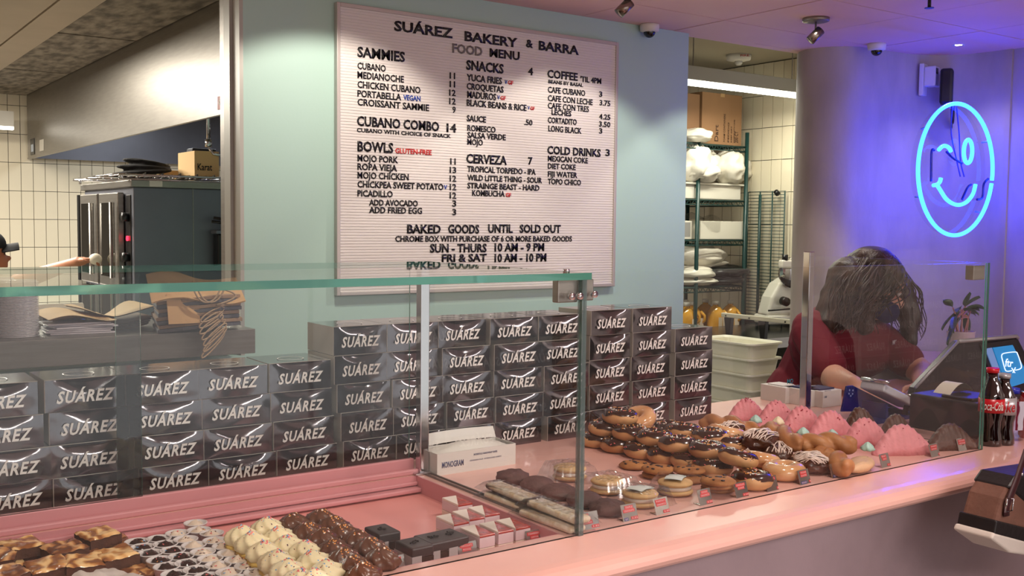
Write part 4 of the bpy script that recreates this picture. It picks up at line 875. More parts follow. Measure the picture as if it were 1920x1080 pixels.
for k, (u, v, z, lab) in enumerate([(962, 938, 0, 'lower wrapped cereal bar farther from the corner'), (1034, 972, 0, 'lower wrapped cereal bar nearer the glass corner'), (962, 921, .0145, 'upper wrapped cereal bar farther from the corner'), (1046, 955, .0145, 'upper wrapped cereal bar nearer the glass corner')]):
    c = onz(u, v, D+z+.01); t = thing('cereal_bar', lab, 'snack bar', (c.x, c.y, D+z), R_.uniform(-.05, .05), 'film wrapped cereal bars')
    m = MB(); m.box(-.020, .020, -.075, .075, .001, .0135); o = m.build('bar', bar, t, True, bevel=.006, seg=3)
    def f(u_, v_):
        x = (u_-.5)*.066; y = (v_-.5)*.19; r = max(abs(x)/.023, abs(y)/.078); return (x, y, max(.001, .0160*max(0, min(1, (1.3-r)/.3))+.002*nz((x*90, y*90, k))))
    m = MB(); m.grid(f, 10, 26); put('wrapper', m.mesh('wrapper', film), t)
# fritters with drizzle
frit = mat('fritter', (78, 46, 34), .3, 0, .6, 60, .2, 30, coat=.3); driz = mat('white_drizzle', (226, 206, 194), .3, coat=.3)
for k, (u, v, z, R, lab, n) in enumerate([(1428, 828, .028, .050, 'large drizzled chocolate fritter topping the pile', 26), (1458, 854, .004, .044, 'flatter drizzled fritter below the large one', 18), (1520, 872, 0, .045, 'drizzled fritter with thick white icing by the cards', 30), (1372, 812, .03, .036, 'small drizzled fritter half hidden behind the large one', 12)]):
    c = onz(u, v+4, D+z+.012); t = thing('drizzled_fritter', lab, 'fritter', (c.x, c.y, D+z), k, 'drizzled fritters')
    m = MB()
    def fn(p, s=k): return 1+.22*noise.noise(p*2.4+Vector((s*5., 0, 0)))+.08*noise.noise(p*6)
    m.ell((0, 0, .020), (R, R*.8, .024), None, 30, 18, fn); put('body', melt(m, .003, 2, 'body', frit), t)
    m = MB(); rr = random.Random(k)
    for _ in range(n):
        a = rr.uniform(-.7, .7); off = rr.uniform(-.8, .8)*R
        pts = []
        for q in range(13):
            s_ = (q/12-.5)*1.8*math.sqrt(max(.05, 1-(off/R)**2))*R; x = s_*math.cos(a)-off*math.sin(a); y = (s_*math.sin(a)+off*math.cos(a))*.8
            r2 = min(.999, (x/R)**2+(y/(R*.8))**2); p = Vector((x/R, y/(R*.8), math.sqrt(1-r2))); f_ = fn(p); pts.append((x*f_, y*f_, .0208+.0245*math.sqrt(1-r2)*f_+.0008))
        m.tube(pts, .0013, 5)
    m.build('drizzle', driz, t, True)['kind'] = 'stuff'
# twists
tw = mat('golden_twist', (188, 132, 84), .5, 0, .3, 40, 0, 14, col2=(154, 98, 58), coat=.05)
def twist_mesh(L_, r):
    m = MB()
    for ph in (0, PI):
        P = []; RR = []
        for k in range(41):
            s_ = k/40; e = math.sin(PI*min(1, max(0, s_)))**.35; a = ph+s_*PI*2.6
            P.append(((s_-.5)*L_, r*.62*math.cos(a)*e, r*1.05+r*.5*math.sin(a)*e)); RR.append(r*(.35+.55*e)*(1+.06*math.sin(s_*17)))
        m.tube(P, RR, 12)
    return melt(m, .0035, 5, 'twist', tw)
tms = twist_mesh(.135, .021)
def two(u0, v0, u1, v1, z, lab, mt=None, dz=.018):
    a = onz(u0, v0, D+z+dz); b = onz(u1, v1, D+z+dz); t = thing('twist_donut', lab, 'twist donut', ((a.x+b.x)/2, (a.y+b.y)/2, D+z), math.atan2(b.y-a.y, b.x-a.x), 'golden twisted donuts')
    o = put('dough', tms, t); L_ = (b-a).length; o.scale = (max(.62, L_/.135), 1, 1); return t
two(1318, 793, 1420, 812, .026, 'twisted donut at the back left of the pile')
two(1312, 813, 1385, 822, .0, 'twisted donut under the rear left one')
two(1436, 806, 1497, 838, .028, 'twisted donut between the fritter and pink croissants')
two(1500, 834, 1604, 838, .026, 'long twisted donut on top, nearest the pink croissants')
two(1515, 850, 1555, 872, .0, 'short twisted donut beside the drizzled fritter')
two(1545, 858, 1588, 884, .0, 'twisted donut right behind the fourth last card')
lj = thing('long_donut', 'pale sugared long donut lying under the top twist', 'donut', onz(1612, 872, D+.014), .35); lj.location.z = D
m = MB(); m.ell((0, 0, .015), (.065, .028, .016), None, 24, 12, lambda p: 1+.05*nz(p*3)); m.build('dough', mat('sugared_dough', (206, 170, 132), .6, 0, .4, 90, .08, 20), lj, True)
icing = [mat('mint_icing', (178, 212, 200), .4), mat('cream_icing', (238, 224, 190), .4)]
def rosette(M_=0):
    m = MB(); m.lathe([(.013, 0), (.016, .004), (.013, .009), (.009, .013), (.004, .018), (0, .020)], 28, fn=lambda a, t: 1+.16*math.cos(6*a+7*t)); return m.mesh('icing_rosette', icing[M_], True)
rs = [rosette(0), rosette(1)]
for k, (u, v, lab) in enumerate([(1417, 787, 'mint icing rosette on the rear left twist'), (1459, 790, 'cream icing rosette beside the second pink croissant'), (1506, 811, 'mint icing rosette between croissants and fritter'), (1560, 815, 'blue tinted icing rosette on the long twist'), (1627, 833, 'mint icing rosette at the right end of the twist')]):
    c = onz(u, v+4, D+.045); o = put('icing_rosette', rs[k % 2 if k < 3 else 0], None, (c.x, c.y, D+.044-(.008 if k == 4 else 0))); tag(o, lab, 'icing', 'icing rosettes on the twists')
# croissants
pinkc = mat('pink_glazed_croissant', (222, 142, 148), .5, 0, .5, 120, .05, 30); darkc = mat('chocolate_croissant', (86, 56, 44), .45, 0, .5, 120, .12, 30)
def croissant(L_, H, W_, seed, am=0):
    m = MB(); N = 44; nv = 20; vs = []; fs = []
    for i in range(N+1):
        s_ = i/N*2-1; e = max(0, 1-abs(s_)); step = .06*((abs(s_)*5.2+.25) % 1)*(1 if abs(s_) < .92 else 0)
        h = H*(math.sin(PI/2*min(1, e*1.02))**1.1)*(1-step*1.5)+.004; w_ = W_*(.28+.72*e**.6)*(1-step)*min(1, e*9+.15)
        yb = .22*W_*s_*s_
        for j in range(nv):
            a = 2*PI*j/nv; c_ = math.cos(a); s2 = math.sin(a)
            y = w_*.5*(abs(c_)**.9)*(1 if c_ > 0 else -1); z = h*(max(0, s2)**1.15) if s2 > 0 else .0
            y *= 1-.35*max(0, s2)**2*(h/H)
            k_ = 1+.05*nz((s_*3+seed, c_*2, s2*2)); vs.append((s_*L_/2, y*k_-yb, z*k_))
    for i in range(N):
        for j in range(nv): j2 = (j+1) % nv; fs.append((i*nv+j, i*nv+j2, (i+1)*nv+j2, (i+1)*nv+j))
    fs.append(tuple(range(nv))); fs.append(tuple(N*nv+j for j in range(nv))); m.add(vs, fs); return m
crumb = mat('freeze_dried_berry', (170, 60, 80), .6)
for k, (u, v, w_, lab) in enumerate([(1408, 790, 72, 'farthest pink croissant beside the cream trays'), (1464, 800, 78, 'second farthest pink croissant'), (1513, 812, 80, 'third pink croissant from the back'), (1567, 822, 86, 'fourth pink croissant from the back'), (1632, 838, 92, 'pink croissant just behind the nearest one'), (1702, 852, 108, 'nearest pink croissant beside the last two cards')]):
    c = onz(u, v, D); c.y += .02; dd = (Vector((c.x, c.y, D))-Vector((0, 0, EYE))).length; L_ = w_*2.52/1934*1.12*(1+.0*k)
    L_ = w_*(.576*c.x+.815*c.y)/1934*1.2
    t = thing('pink_croissant', lab, 'croissant', (c.x, c.y, D), -.42+.06*math.sin(k*2), 'pink glazed croissants')
    croissant(L_, .070 if k else .062, .075, k).build('pastry', pinkc, t, True)
    m = MB(); rr = random.Random(k)
    for _ in range(22 if k < 3 else 12):
        s_ = rr.uniform(-.7, .7); m.ell((s_*L_/2, rr.uniform(-.02, .0)-.2*.075*s_*s_, .070*(1-abs(s_))*.95), (.002, .002, .0015), None, 6, 4)
    m.build('berry_crumbs', crumb, t, True)['kind'] = 'stuff'
for k, (u, v, lab) in enumerate([(1622, 812, 'dark chocolate croissant behind the blue dispenser edge'), (1690, 826, 'chocolate croissant peeking over the pink ones'), (1792, 842, 'large chocolate croissant before the black printer')]):
    c = onz(u, v, D); c.y += .02; t = thing('chocolate_croissant', lab, 'croissant', (c.x, c.y, D), -.35, 'chocolate croissants')
    croissant(.15 if k == 2 else .11, .060 if k == 2 else .066, .08, k+9).build('pastry', darkc, t, True)
# ---------------------------------------------------------------- price cards
steelcard = mat('mirror_card', (170, 166, 160), .16, .9); redt = mat('red_label_tape', (196, 40, 44), .35); bluet = mat('blue_label_tape', (40, 62, 120), .35)
embo = mat('embossed_white', (236, 200, 200), .5)
def card(u, v, rows, zb, lab, blue=None, price=None, blank=False):
    c = onz(u, v, zb); c.y = max(c.y, YF+.006 if zb < D else 1.413)
    W_, H = .037, .031
    t = thing('price_card', lab, 'price card', (c.x, c.y, zb), R_.uniform(-.06, .06), 'red label price cards'); tl = -.32
    M = Matrix.Rotation(-tl*1.0, 4, 'X')
    def pl(x0, x1, z0, z1, y, mt, nm, th=.0012):
        o = MB().box(x0, x1, y, y+th, z0, z1).build(nm, mt, t); o.rotation_euler = (tl, 0, 0); return o
    pl(-W_/2, W_/2, 0, H, 0, steelcard, 'card')
    o = MB().prism([(-W_/2, .0012, 0), (-W_/2+.012, .0012, 0), (-W_/2+.004, .022, 0)], (0, 0, .0012)).build('foot', steelcard, t)
    y0 = H-.003; hh = .0062
    for i, (s_, x0, w_) in enumerate(rows):
        pl(x0, x0+w_, y0-hh, y0, -.0006, redt, 'label_strip', .0006)
        o = put('lettering', text(s_, hh*.52, w_*.84, .0002, .0, 0, embo, 'c', 1.2), t, (0, 0, 0), (tl, 0, 0))
        o.location = Matrix.Rotation(tl, 3, 'X') @ Vector((x0+w_/2, -.0008, y0-hh*.76)); y0 -= hh
    if price:
        w_ = .005*len(price)*.75+.002; pl(W_/2-w_, W_/2-.0005, .0015, .0072, -.0006, redt, 'label_strip', .0006)
        o = put('lettering', text(price, .003, w_*.8, .0002, 0, 0, embo, 'c', 1.2), t, (0, 0, 0), (tl, 0, 0)); o.location = Matrix.Rotation(tl, 3, 'X') @ Vector((W_/2-w_/2, -.0008, .0028))
    if blue:
        pl(-W_/2+.004, -W_/2+.004+.0035*len(blue)+.002, .001, .0068, -.0006, bluet, 'label_strip', .0006)
        o = put('lettering', text(blue, .003, .0032*len(blue), .0002, 0, 0, embo, None, 1.2), t, (0, 0, 0), (tl, 0, 0)); o.location = Matrix.Rotation(tl, 3, 'X') @ Vector((-W_/2+.005, -.0008, .0024))
ZL = ZW
card(632, 1092, [("VANILLA", -.014, .026), ("CUPCAKE", -.012, .024)], ZL, 'VANILLA CUPCAKE price card before the cream cupcakes', None, "3.50")
card(745, 1078, [("CHOCOLATE", -.016, .028), ("CUPCAKE", -.012, .022)], ZL, 'CHOCOLATE CUPCAKE price card before the brown cupcakes', None, "3.50")
card(880, 1050, [("CHOCOLATE", -.015, .026), ("MOUSSE", -.011, .018)], ZL, 'CHOCOLATE MOUSSE price card before the dark cakes', None, "5")
card(1006, 1026, [("STRAWBERRY", -.016, .028), ("CHIFFON", -.010, .018)], ZL, 'STRAWBERRY CHIFFON price card before the red and white squares', None, "5")
card(1115, 994, [("GF", -.018, .016), ("SUGAR", -.018, .020), ("COOKIE", -.018, .023)], D, 'SUGAR COOKIE price card beside the glass corner', None, "3.85")
card(1188, 978, [("TRIPLE", -.010, .020), ("CHOCOLATE", -.015, .028)], D, 'TRIPLE CHOCOLATE price card before the dark cookies', "GF", "3.85")
card(1248, 965, [("PARFAIT", -.015, .028), ("SANDWICH", -.014, .027)], D, 'PARFAIT SANDWICH price card in the row by the glass', None, "4.85")
card(1325, 946, [("COOKIE", -.010, .020), ("SANDWICH", -.013, .027)], D, 'COOKIE SANDWICH price card in the row by the glass', None, "4.50")
card(1393, 932, [("CHOCOLATE", -.015, .028), ("CHIP", -.010, .020)], D, 'CHOCOLATE CHIP price card in front of stacked cookies', None, "3.50")
card(1453, 921, [("GLAZED", -.015, .028)], D, 'GLAZED price card before the lone glazed donut', None, "3")
card(1513, 908, [("VEGAN", -.012, .022), ("GLAZED", -.012, .022)], D, 'two line red card with VEGAN strip before the drizzled fritter', "VEGAN", "4")
card(1572, 895, [("MINT", -.010, .018), ("TWIST", -.013, .024)], D, 'red card with blue strip before the twisted donuts', "VEGAN", "4.5")
card(1624, 884, [("SUGAR", -.014, .024), ("LONG", -.010, .018)], D, 'left card of the close pair before the sugared donut', "VEGAN", "4")
card(1664, 876, [("BERRY", -.012, .020), ("TWIST", -.010, .018)], D, 'right card of the close pair before the pale donut', None, "4.5")
card(1755, 856, [("STRAWBERRY", -.014, .028), ("CROISSANT", -.014, .026)], D, 'price card leaning at the nearest pink croissant', None, "4")
card(1807, 845, [("CHOCOLATE", -.014, .028), ("CROISSANT", -.014, .028)], D, 'last price card beside the right end of the glass', None, None)
# ---------------------------------------------------------------- box of bakery paper
c0_ = onz(820, 893, D); c1_ = onz(967, 870, D)
mg = thing('paper_box', 'white box of bakery tissue lettered MONOGRAM with an open lid', 'box', (c0_.x, c0_.y+.001, D), math.atan2(c1_.y-c0_.y, c1_.x-c0_.x))
wl = (c1_-c0_).length; cardw = mat('white_coated_card', (216, 212, 206), .5); ink = mat('navy_ink', (50, 70, 110), .6)
MB().box(0, wl, 0, .002, 0, .048).box(0, wl, .078, .08, 0, .048).box(0, .002, .002, .078, 0, .048).box(wl-.002, wl, .002, .078, 0, .048).box(.002, wl-.002, .002, .078, 0, .002).build('carton', cardw, mg)
m = MB(); m.grid(lambda u, v: (u*wl, .08+.012*v, .048+.024*v+.004*math.sin(3*u)), 8, 3); m.grid(lambda u, v: (u*wl, .0815+.012*v, .048+.024*v+.004*math.sin(3*u)), 8, 3, True); m.build('lid_flap', cardw, mg, True)
m = MB(); m.grid(lambda u, v: (.01+u*(wl-.02), .006+v*.07, .044+.016*math.sin(PI*v)*math.sin(PI*u)+.003*nz((u*9, v*5, 1))), 20, 8); m.build('tissue', mat('tissue_paper', (226, 222, 214), .8), mg, True)
put('lettering', text("MONOGRAM", .0125, .056, .0002, .02, 0, ink), mg, (.012, -.0004, .016)); put('lettering', text("INTERFOLD BAKEWRAP PAPER", .004, .064, .0002, .01, 0, ink), mg, (.095, -.0004, .034)); put('lettering', text("DISPENSER PACK  INTERFOLDED SHEETS", .0028, .085, .0002, .0, 0, ink), mg, (.085, -.0004, .022))
# ---------------------------------------------------------------- the well
ZWf = ZW
bs = mat('brownie_side', (84, 52, 36), .8, 0, .6, 90, .2, 30)
sw1 = swirlmat('caramel_swirl', (146, 92, 52), (212, 158, 96), 7, 16, .2, (.1, .6), (240, 204, 146)); sw2 = swirlmat('fudge_swirl', (112, 68, 42), (188, 132, 84), 8, 14, .22, (.15, .7), (216, 170, 116))
def brownie(mt, seed):
    m = MB(); S2 = .0295; H = .021
    def top(u, v): x = (u-.5)*2*S2; y = (v-.5)*2*S2; e = min(u, 1-u, v, 1-v); return (x*(1+.03*nz((y*40, seed, 0))), y*(1+.03*nz((x*40, seed, 5))), H-.004*max(0, 1-e*14)+.0035*nz((x*60, y*60, seed))+.002*nz((x*130, y*130, seed)))
    m.grid(top, 16, 16); t = MB(); t.box(-S2*.97, S2*.97, -S2*.97, S2*.97, 0, H-.004); return m.mesh('swirled_top', mt, True), t.mesh('base', bs)
bk = [brownie(sw1, 1), brownie(sw2, 2), brownie(sw1, 3), brownie(sw2, 4)]
BR = [(10, 1062, 0, 0), (62, 1090, 0, 1), (95, 1066, 0, 1), (152, 1082, 0, 0), (208, 1062, 0, 3), (262, 1080, 0, 1), (-30, 1050, 0, 3), (150, 1034, 0, 1), (208, 1018, 0, 3), (48, 1040, 0, 0),
      (42, 1024, 1, 0), (122, 1030, 1, 1), (184, 1004, 1, 2), (218, 1042, 1, 0), (-8, 1044, 1, 3), (90, 1062, .95, 2), (158, 1056, .95, 0), (8, 1078, .95, 3), (286, 1072, .0, 0)]
bl_ = ['brownie low in the left corner of the heap', 'brownie at the very front of the heap', 'lower brownie left of the paper sheet', 'lower brownie under the wax paper edge', 'lower brownie behind the wax paper', 'dark swirled brownie right of the wax paper', 'brownie cut by the left edge of the photo', 'lower brownie under the square topmost one', 'lower brownie under the rearmost stack', 'lower brownie at the back left',
       'pale swirled brownie on top at the back left', 'square milk brown swirled brownie in the middle top', 'rearmost golden swirled brownie on top', 'golden brownie touching the corner of the paper', 'upper brownie at the left photo edge', 'upper swirled brownie left of centre in front', 'upper golden brownie bordering the wax paper', 'upper dark brownie at the front left', 'golden brownie beside the first chocolate cups']
for k, (u, v, z, mi) in enumerate(BR):
    c = onz(u, v, ZWf+.013+.0205*z); t = thing('swirl_brownie', bl_[k], 'brownie', (c.x, c.y, ZWf+.0205*z), R_.uniform(-.28, .28), 'caramel swirled brownies'); t.rotation_euler.x = R_.uniform(-.02, .09)*z; t.rotation_euler.y = R_.uniform(-.08, .08)*z
    put('base', bk[mi][1], t); put('swirled_top', bk[mi][0], t)
wp0 = onz(208, 1066, ZWf+.055)
def wf(u, v): return .006*nz((u*4, v*4, 1))+.004*nz((u*9, v*7, 5))+.004*math.sin(u*4)-.01*v
o = sheet(24, 20, .085, .14, wf).build('wax_paper', mat('wax_paper_sheet', (208, 200, 192), .5, 0, .1, 30), None, True); o.location = (wp0.x-.005, wp0.y-.030, ZWf+.052); o.rotation_euler = (0, 0, .35); tag(o, 'crinkled white wax paper sheet lying over the brownies', 'paper')
# pudding cups
cupm = mat('white_cup_plastic', (216, 212, 210), .3, spec=.6); chocp = mat('chocolate_pudding', (44, 26, 20), .15, 0, .4, 80, coat=.4); vanp = mat('vanilla_pudding', (222, 206, 186), .3, 0, .4, 80)
cupme = MB().lathe([(0, 0), (.0145, 0), (.0165, .012), (.0200, .030), (.0213, .0305), (.0213, .032), (.0195, .032), (.0155, .012), (0, .011)], 26).mesh('cup', cupm, True)
def pud(mt, s):
    m = MB(); m.grid(lambda u, v: (.0178*(2*u-1)*math.sqrt(1-.5*(2*v-1)**2), .0178*(2*v-1)*math.sqrt(1-.5*(2*u-1)**2), .0285+.0065*max(0, 1-((2*u-1)**2+(2*v-1)**2))*(1+.9*nz((u*5, v*5, s)))-.004*((2*u-1)**2+(2*v-1)**2)), 10, 10); return m.mesh('pudding', mt, True)
pds = [[pud(chocp, s) for s in range(3)], [pud(vanp, s+9) for s in range(3)]]
def sf(r): a = r.uniform(0, 6.3); q = r.uniform(0, .011); return (q*math.cos(a), q*math.sin(a), .0345-.3*q), (0, 0, 1)
sps = [sprinkles(sf, 9, .004, .0006, 20+s, (1, 4, 4, 2, 3)) for s in range(3)]
CU = [(1140, 270, 1), (1185, 360, 1), (910, 400, 1), (1350, 400, 1), (390, 510, 0), (670, 470, 0), (1015, 480, 1), (1390, 495, 1), (465, 580, 0), (755, 540, 0), (1120, 555, 1), (1515, 565, 1), (560, 655, 0), (850, 620, 0), (1235, 640, 1), (1580, 655, 1), (680, 745, 0), (955, 700, 0), (1330, 725, 1), (1680, 740, 1), (770, 830, 0), (1040, 785, 0), (1430, 812, 1), (1810, 820, 1), (870, 925, 0), (1150, 870, 0), (1570, 900, 1), (1930, 905, 1), (980, 1010, 0), (1290, 960, 0), (1700, 990, 1), (2060, 990, 1)]
cols = {0: [4, 8, 12, 16, 20, 24, 28], 1: [5, 9, 13, 17, 21, 25, 29], 2: [0, 2, 6, 10, 14, 18, 22, 26, 30], 3: [1, 3, 7, 11, 15, 19, 23, 27, 31]}
cname = {0: 'leftmost column, beside the brownies', 1: 'second column from the left', 2: 'third column from the left', 3: 'rightmost column, beside the cupcakes'}
for k, (x, y, f) in enumerate(CU):
    u = 200+x/6.857; v = 940+y/6.857; c = onz(u, v, ZWf+.032)
    col = [q for q in cols if k in cols[q]][0]; i = cols[col].index(k); n = len(cols[col])
    lab = ('vanilla' if f else 'chocolate')+' pudding cup, '+('farthest back' if i == 0 else ('nearest' if i == n-1 else ORD[i]+' from the back'))+' of the '+cname[col]
    t = thing('pudding_cup', lab, 'pudding cup', (c.x, c.y, ZWf), R_.uniform(0, 6), 'white pudding cups')
    put('cup', cupme, t); put('pudding', pds[f][k % 3], t, (0, 0, 0), (0, 0, k)); 
    if k % 5: put('sprinkles', sps[k % 3], t)['kind'] = 'stuff'
# cupcakes
fr1 = mat('vanilla_frosting', (238, 226, 184), .42, 0, .05, 60, sss=.15); fr2 = mat('chocolate_frosting', (98, 62, 44), .3, 0, .05, 60, coat=.15)
liner = mat('dark_cupcake_liner', (40, 28, 24), .5); ylw = mat('yellow_cake', (232, 200, 104), .7, 0, .3, 80)
def frost(mt):
    m = MB(); pr = [(.0, 0), (.0225, .0), (.0275, .005), (.0285, .011), (.0275, .016), (.0245, .0205), (.0215, .0225), (.0175, .026), (.013, .0285), (.009, .031), (.0045, .0335), (0, .034)]
    m.lathe(pr, 70, fn=lambda a, t: 1+.24*(1-abs(math.sin(3.5*a+5.5*t))**.8-.35)*min(1, 4*t)*min(1, 3*(1.05-t))); return m.mesh('frosting', mt, True)
wrapm = MB().lathe([(0, 0), (.019, 0), (.0245, .030), (0, .030)], 40, fn=lambda a, t: 1+.02*math.cos(20*a)).mesh('liner', liner, True)
cakem = MB().lathe([(.0, .027), (.0245, .027), (.027, .031), (.027, .035), (.020, .038), (0, .038)], 28)
def cup_kit(name, mt, cake, seed, cols_):
    t = thing(name, '', 'cupcake'); put('liner', wrapm, t); put('cake_rim', cakem.mesh('cake_rim', cake, True), t); put('frosting', frost(mt), t, (0, 0, .034))
    def f(r): a = r.uniform(0, 6.3); q = r.uniform(.004, .022); return (q*math.cos(a), q*math.sin(a), .034+.036-q*.75), (math.cos(a), math.sin(a), .8)
    put('sprinkles', sprinkles(f, 40, .0048, .0010, seed, cols_), t)['kind'] = 'stuff'; return t
kv = cup_kit('vanilla_cupcake', fr1, ylw, 4, (1, 1, 3, 4, 4)); kc_ = cup_kit('chocolate_cupcake', fr2, mat('chocolate_cake', (60, 36, 26), .8), 6, (0, 1, 2, 2, 0))
VC = [(190, 420, 'rearmost of the left file'), (520, 325, 'rearmost of all'), (350, 500, 'second of the left file'), (680, 430, 'second of the middle file'), (460, 615, 'third of the left file'), (795, 525, 'third of the middle file'), (620, 705, 'fourth of the left file'), (945, 615, 'fourth of the middle file'), (750, 820, 'fifth of the left file'), (1110, 720, 'fifth of the middle file'), (920, 920, 'front of the left file'), (1260, 830, 'beside the chocolate ones, nearest the card'), (1090, 960, 'behind the VANILLA card')]
for k, (x, y, lab) in enumerate(VC):
    c = onz(420+x/6.4, 930+y/6.4, ZWf+.058); place(kv, k, (c.x, c.y, ZWf), (R_.uniform(-.12, .12), R_.uniform(-.12, .12), R_.uniform(0, 6)), 'vanilla frosted cupcake, '+lab, 'vanilla frosted cupcakes', 1.0)
CC = [(840, 275, 'rearmost on the left'), (1145, 215, 'rearmost on the right'), (1030, 360, 'second of the left file'), (1310, 300, 'second of the right file'), (1155, 455, 'third of the left file'), (1455, 385, 'third of the right file'), (1310, 575, 'fourth of the left file'), (1590, 470, 'fourth of the right file'), (1440, 670, 'fifth of the left file'), (1740, 560, 'fifth of the right file'), (1590, 785, 'front of the left file'), (1890, 680, 'front right, touching the mousse cakes'), (1700, 880, 'partly behind the CHOCOLATE CUPCAKE card')]
for k, (x, y, lab) in enumerate(CC):
    c = onz(420+x/6.4, 930+y/6.4, ZWf+.058); place(kc_, k, (c.x, c.y, ZWf), (R_.uniform(-.12, .12), R_.uniform(-.12, .12), R_.uniform(0, 6)), 'chocolate frosted cupcake, '+lab, 'chocolate frosted cupcakes', 1.0)
# mousse cakes
mou = mat('dark_mousse_glaze', (64, 58, 58), .38, 0, .1, 60); cb = mat('dark_sponge', (52, 36, 30), .8, 0, .4, 90); acet = clearmat('acetate_strip', (.8, .8, .8), 1.4, .1, .12); nib = mat('cocoa_nibs', (22, 14, 12), .5)
for k, (x, y, lab) in enumerate([(260, 418, 'dark mousse cake set apart at the back left'), (535, 535, 'leftmost front mousse cake of the row of three'), (690, 492, 'middle mousse cake of the row of three'), (838, 460, 'rightmost mousse cake, next to the strawberry squares')]):
    c = onz(660+x/4.571, 900+y/4.571, ZWf+.040); t = thing('mousse_cake', lab, 'mousse cake', (c.x, c.y, ZWf), .02*k, 'dark mousse cakes')
    MB().box(-.0210, .0210, -.029, .029, 0, .022).build('sponge', cb, t); MB().box(-.0215, .0215, -.0295, .0295, .022, .040).build('glaze', mou, t, bevel=.003)
    m = MB(); rr = random.Random(k)
    for _ in range(12): m.ell((rr.gauss(0, .004), rr.gauss(0, .003), .041), (.003, .0012, .0015), Matrix.Rotation(rr.uniform(0, 3), 3, 'Z').to_4x4(), 6, 4)
    m.build('cocoa_nibs', nib, t)['kind'] = 'stuff'; MB().box(-.0232, -.0227, -.029, .029, 0, .026).box(-.023, -.004, -.0310, -.0305, 0, .026).build('acetate_collar', mat('white_paper_collar', (190, 186, 186), .4, alpha=.8), t)
# strawberry chiffon squares: white cream triangle and red glazed triangle
creamt = mat('whipped_cream_top', (238, 228, 216), .5); redj = mat('red_berry_glaze', (178, 52, 40), .12, 0, .3, 60, .15, 30, coat=.5); spg = mat('vanilla_sponge', (232, 212, 196), .8, 0, .3, 80, .06, 60)
for k, (x, y, lab) in enumerate([(890, 172, 'rearmost strawberry square by itself'), (848, 332, 'left square of the middle strawberry row'), (985, 292, 'middle square of the middle strawberry row'), (1118, 258, 'right square of the middle strawberry row'), (1062, 430, 'left square of the front strawberry row'), (1225, 398, 'middle square of the front strawberry row'), (1368, 368, 'right square of the front strawberry row')]):
    c = onz(660+x/4.571, 900+y/4.571, ZWf+.038); t = thing('strawberry_square', lab, 'cake', (c.x+.003, c.y, ZWf), R_.uniform(-.03, .03), 'strawberry chiffon squares'); a = .0165; b = .0315
    MB().box(-a, a, -b, b, 0, .014).build('sponge', spg, t, bevel=.001); MB().box(-a, a, -b, b, .0145, .033).build('chiffon', mat('pink_chiffon', (224, 200, 204), .7, 0, .1, 60, .03, 30), t, bevel=.001)
    MB().prism([(-a, -b, .033), (-a, b, .033), (a, b, .033)], (0, 0, .005)).build('cream_top', creamt, t, bevel=.0012)
    MB().prism([(a, b, .0332), (a, -b, .0332), (-a, -b, .0332)], (0, 0, .0042)).build('berry_glaze', redj, t, bevel=.001)
# ================================================================ TILL AREA
WX = Vector
# corner ledge by the wall
poly = [(3.955, 1.9), (4.445, 1.9), (4.445, 2.50), (4.435, 2.568)]+[(4.155+.275*math.cos(a), 2.562+.275*math.sin(a)) for a in [PI/2*k/8 for k in range(9)]]+[(3.955, 2.845)]
t = thing('corner_ledge', 'pink counter ledge against the blue-lit corner wall', 'ledge', (3.955, 2.0, 0))
rel(MB().prism([(x, y, .945) for x, y in poly], (0, 0, .035)), 'ledge_top', pinktop, t, .004)
rel(MB().box(4.05, 4.43, 1.95, 2.45, 0, .945), 'ledge_cabinet', mat('dark_cabinet', (38, 36, 40), .5), t)
# potted plant
pc = Vector((4.03, 2.43, .980))
t = thing('potted_plant', 'small plant with pointed leaves in a pink-white pot on the ledge', 'plant', pc)
potm = mat('pale_pink_pot', (222, 196, 200), .4)
MB().lathe([(0, 0), (.044, 0), (.056, .135), (.058, .14), (.050, .14), (.047, .125), (0, .125)], 32).build('pot', potm, t, True)
MB().lathe([(0, .124), (.048, .124)], 24).build('soil', mat('soil', (40, 30, 24), .9, 0, .6, 80), t)
leafm = mat('dark_green_leaf', (60, 84, 56), .35, 0, .05, 40, .2, 30); stemm = mat('pinkish_stem', (196, 130, 120), .5)
rr = random.Random(4); leafs = [(-.17, .10, .9), (-.13, .22, .7), (-.15, .03, 1.2), (-.09, .25, .3), (-.02, .26, -.3), (.04, .18, .2), (.10, .22, .5), (.13, .10, .8), (-.05, .12, 1.4), (.07, .28, .1), (.14, .17, .6), (-.10, .12, 1.1), (.0, .19, .6), (.10, .05, 1.3)]
for k, (dx, dz, dr) in enumerate(leafs):
    s0 = Vector(((-.02, .0, .025)[k % 3], rr.uniform(-.01, .01), .12)); mid = Vector(((-.035, .005, .05)[k % 3], 0, .19)); tip = Vector((dx*.85, rr.uniform(-.07, .05), .13+dz*.56))
    st = mid.lerp(tip, .38)+Vector((0, 0, .02))
    MB().tube(sm([s0, mid, st]), .003, 6).build('stem', stemm, t, True)
    d = (tip-st); L_ = max(.06, d.length); d.normalize(); sd = d.cross(Vector((0, .6, .8))).normalized(); up = sd.cross(d)
    m = MB()
    def lf(u, v, st=st, d=d, sd=sd, up=up, L_=L_, dr=dr):
        w_ = .017*math.sin(PI*min(1, u*1.02))**.8; return st+d*(u*L_)+sd*((v-.5)*2*w_)+up*(-.012*abs(v-.5)*2*0+.010*abs(v-.5)*2)+Vector((0, 0, -.05*dr*u*u))
    m.grid(lf, 10, 4); m.grid(lambda u, v: lf(u, v)-up*.0006, 10, 4, True); m.build('leaf', leafm, t, True)
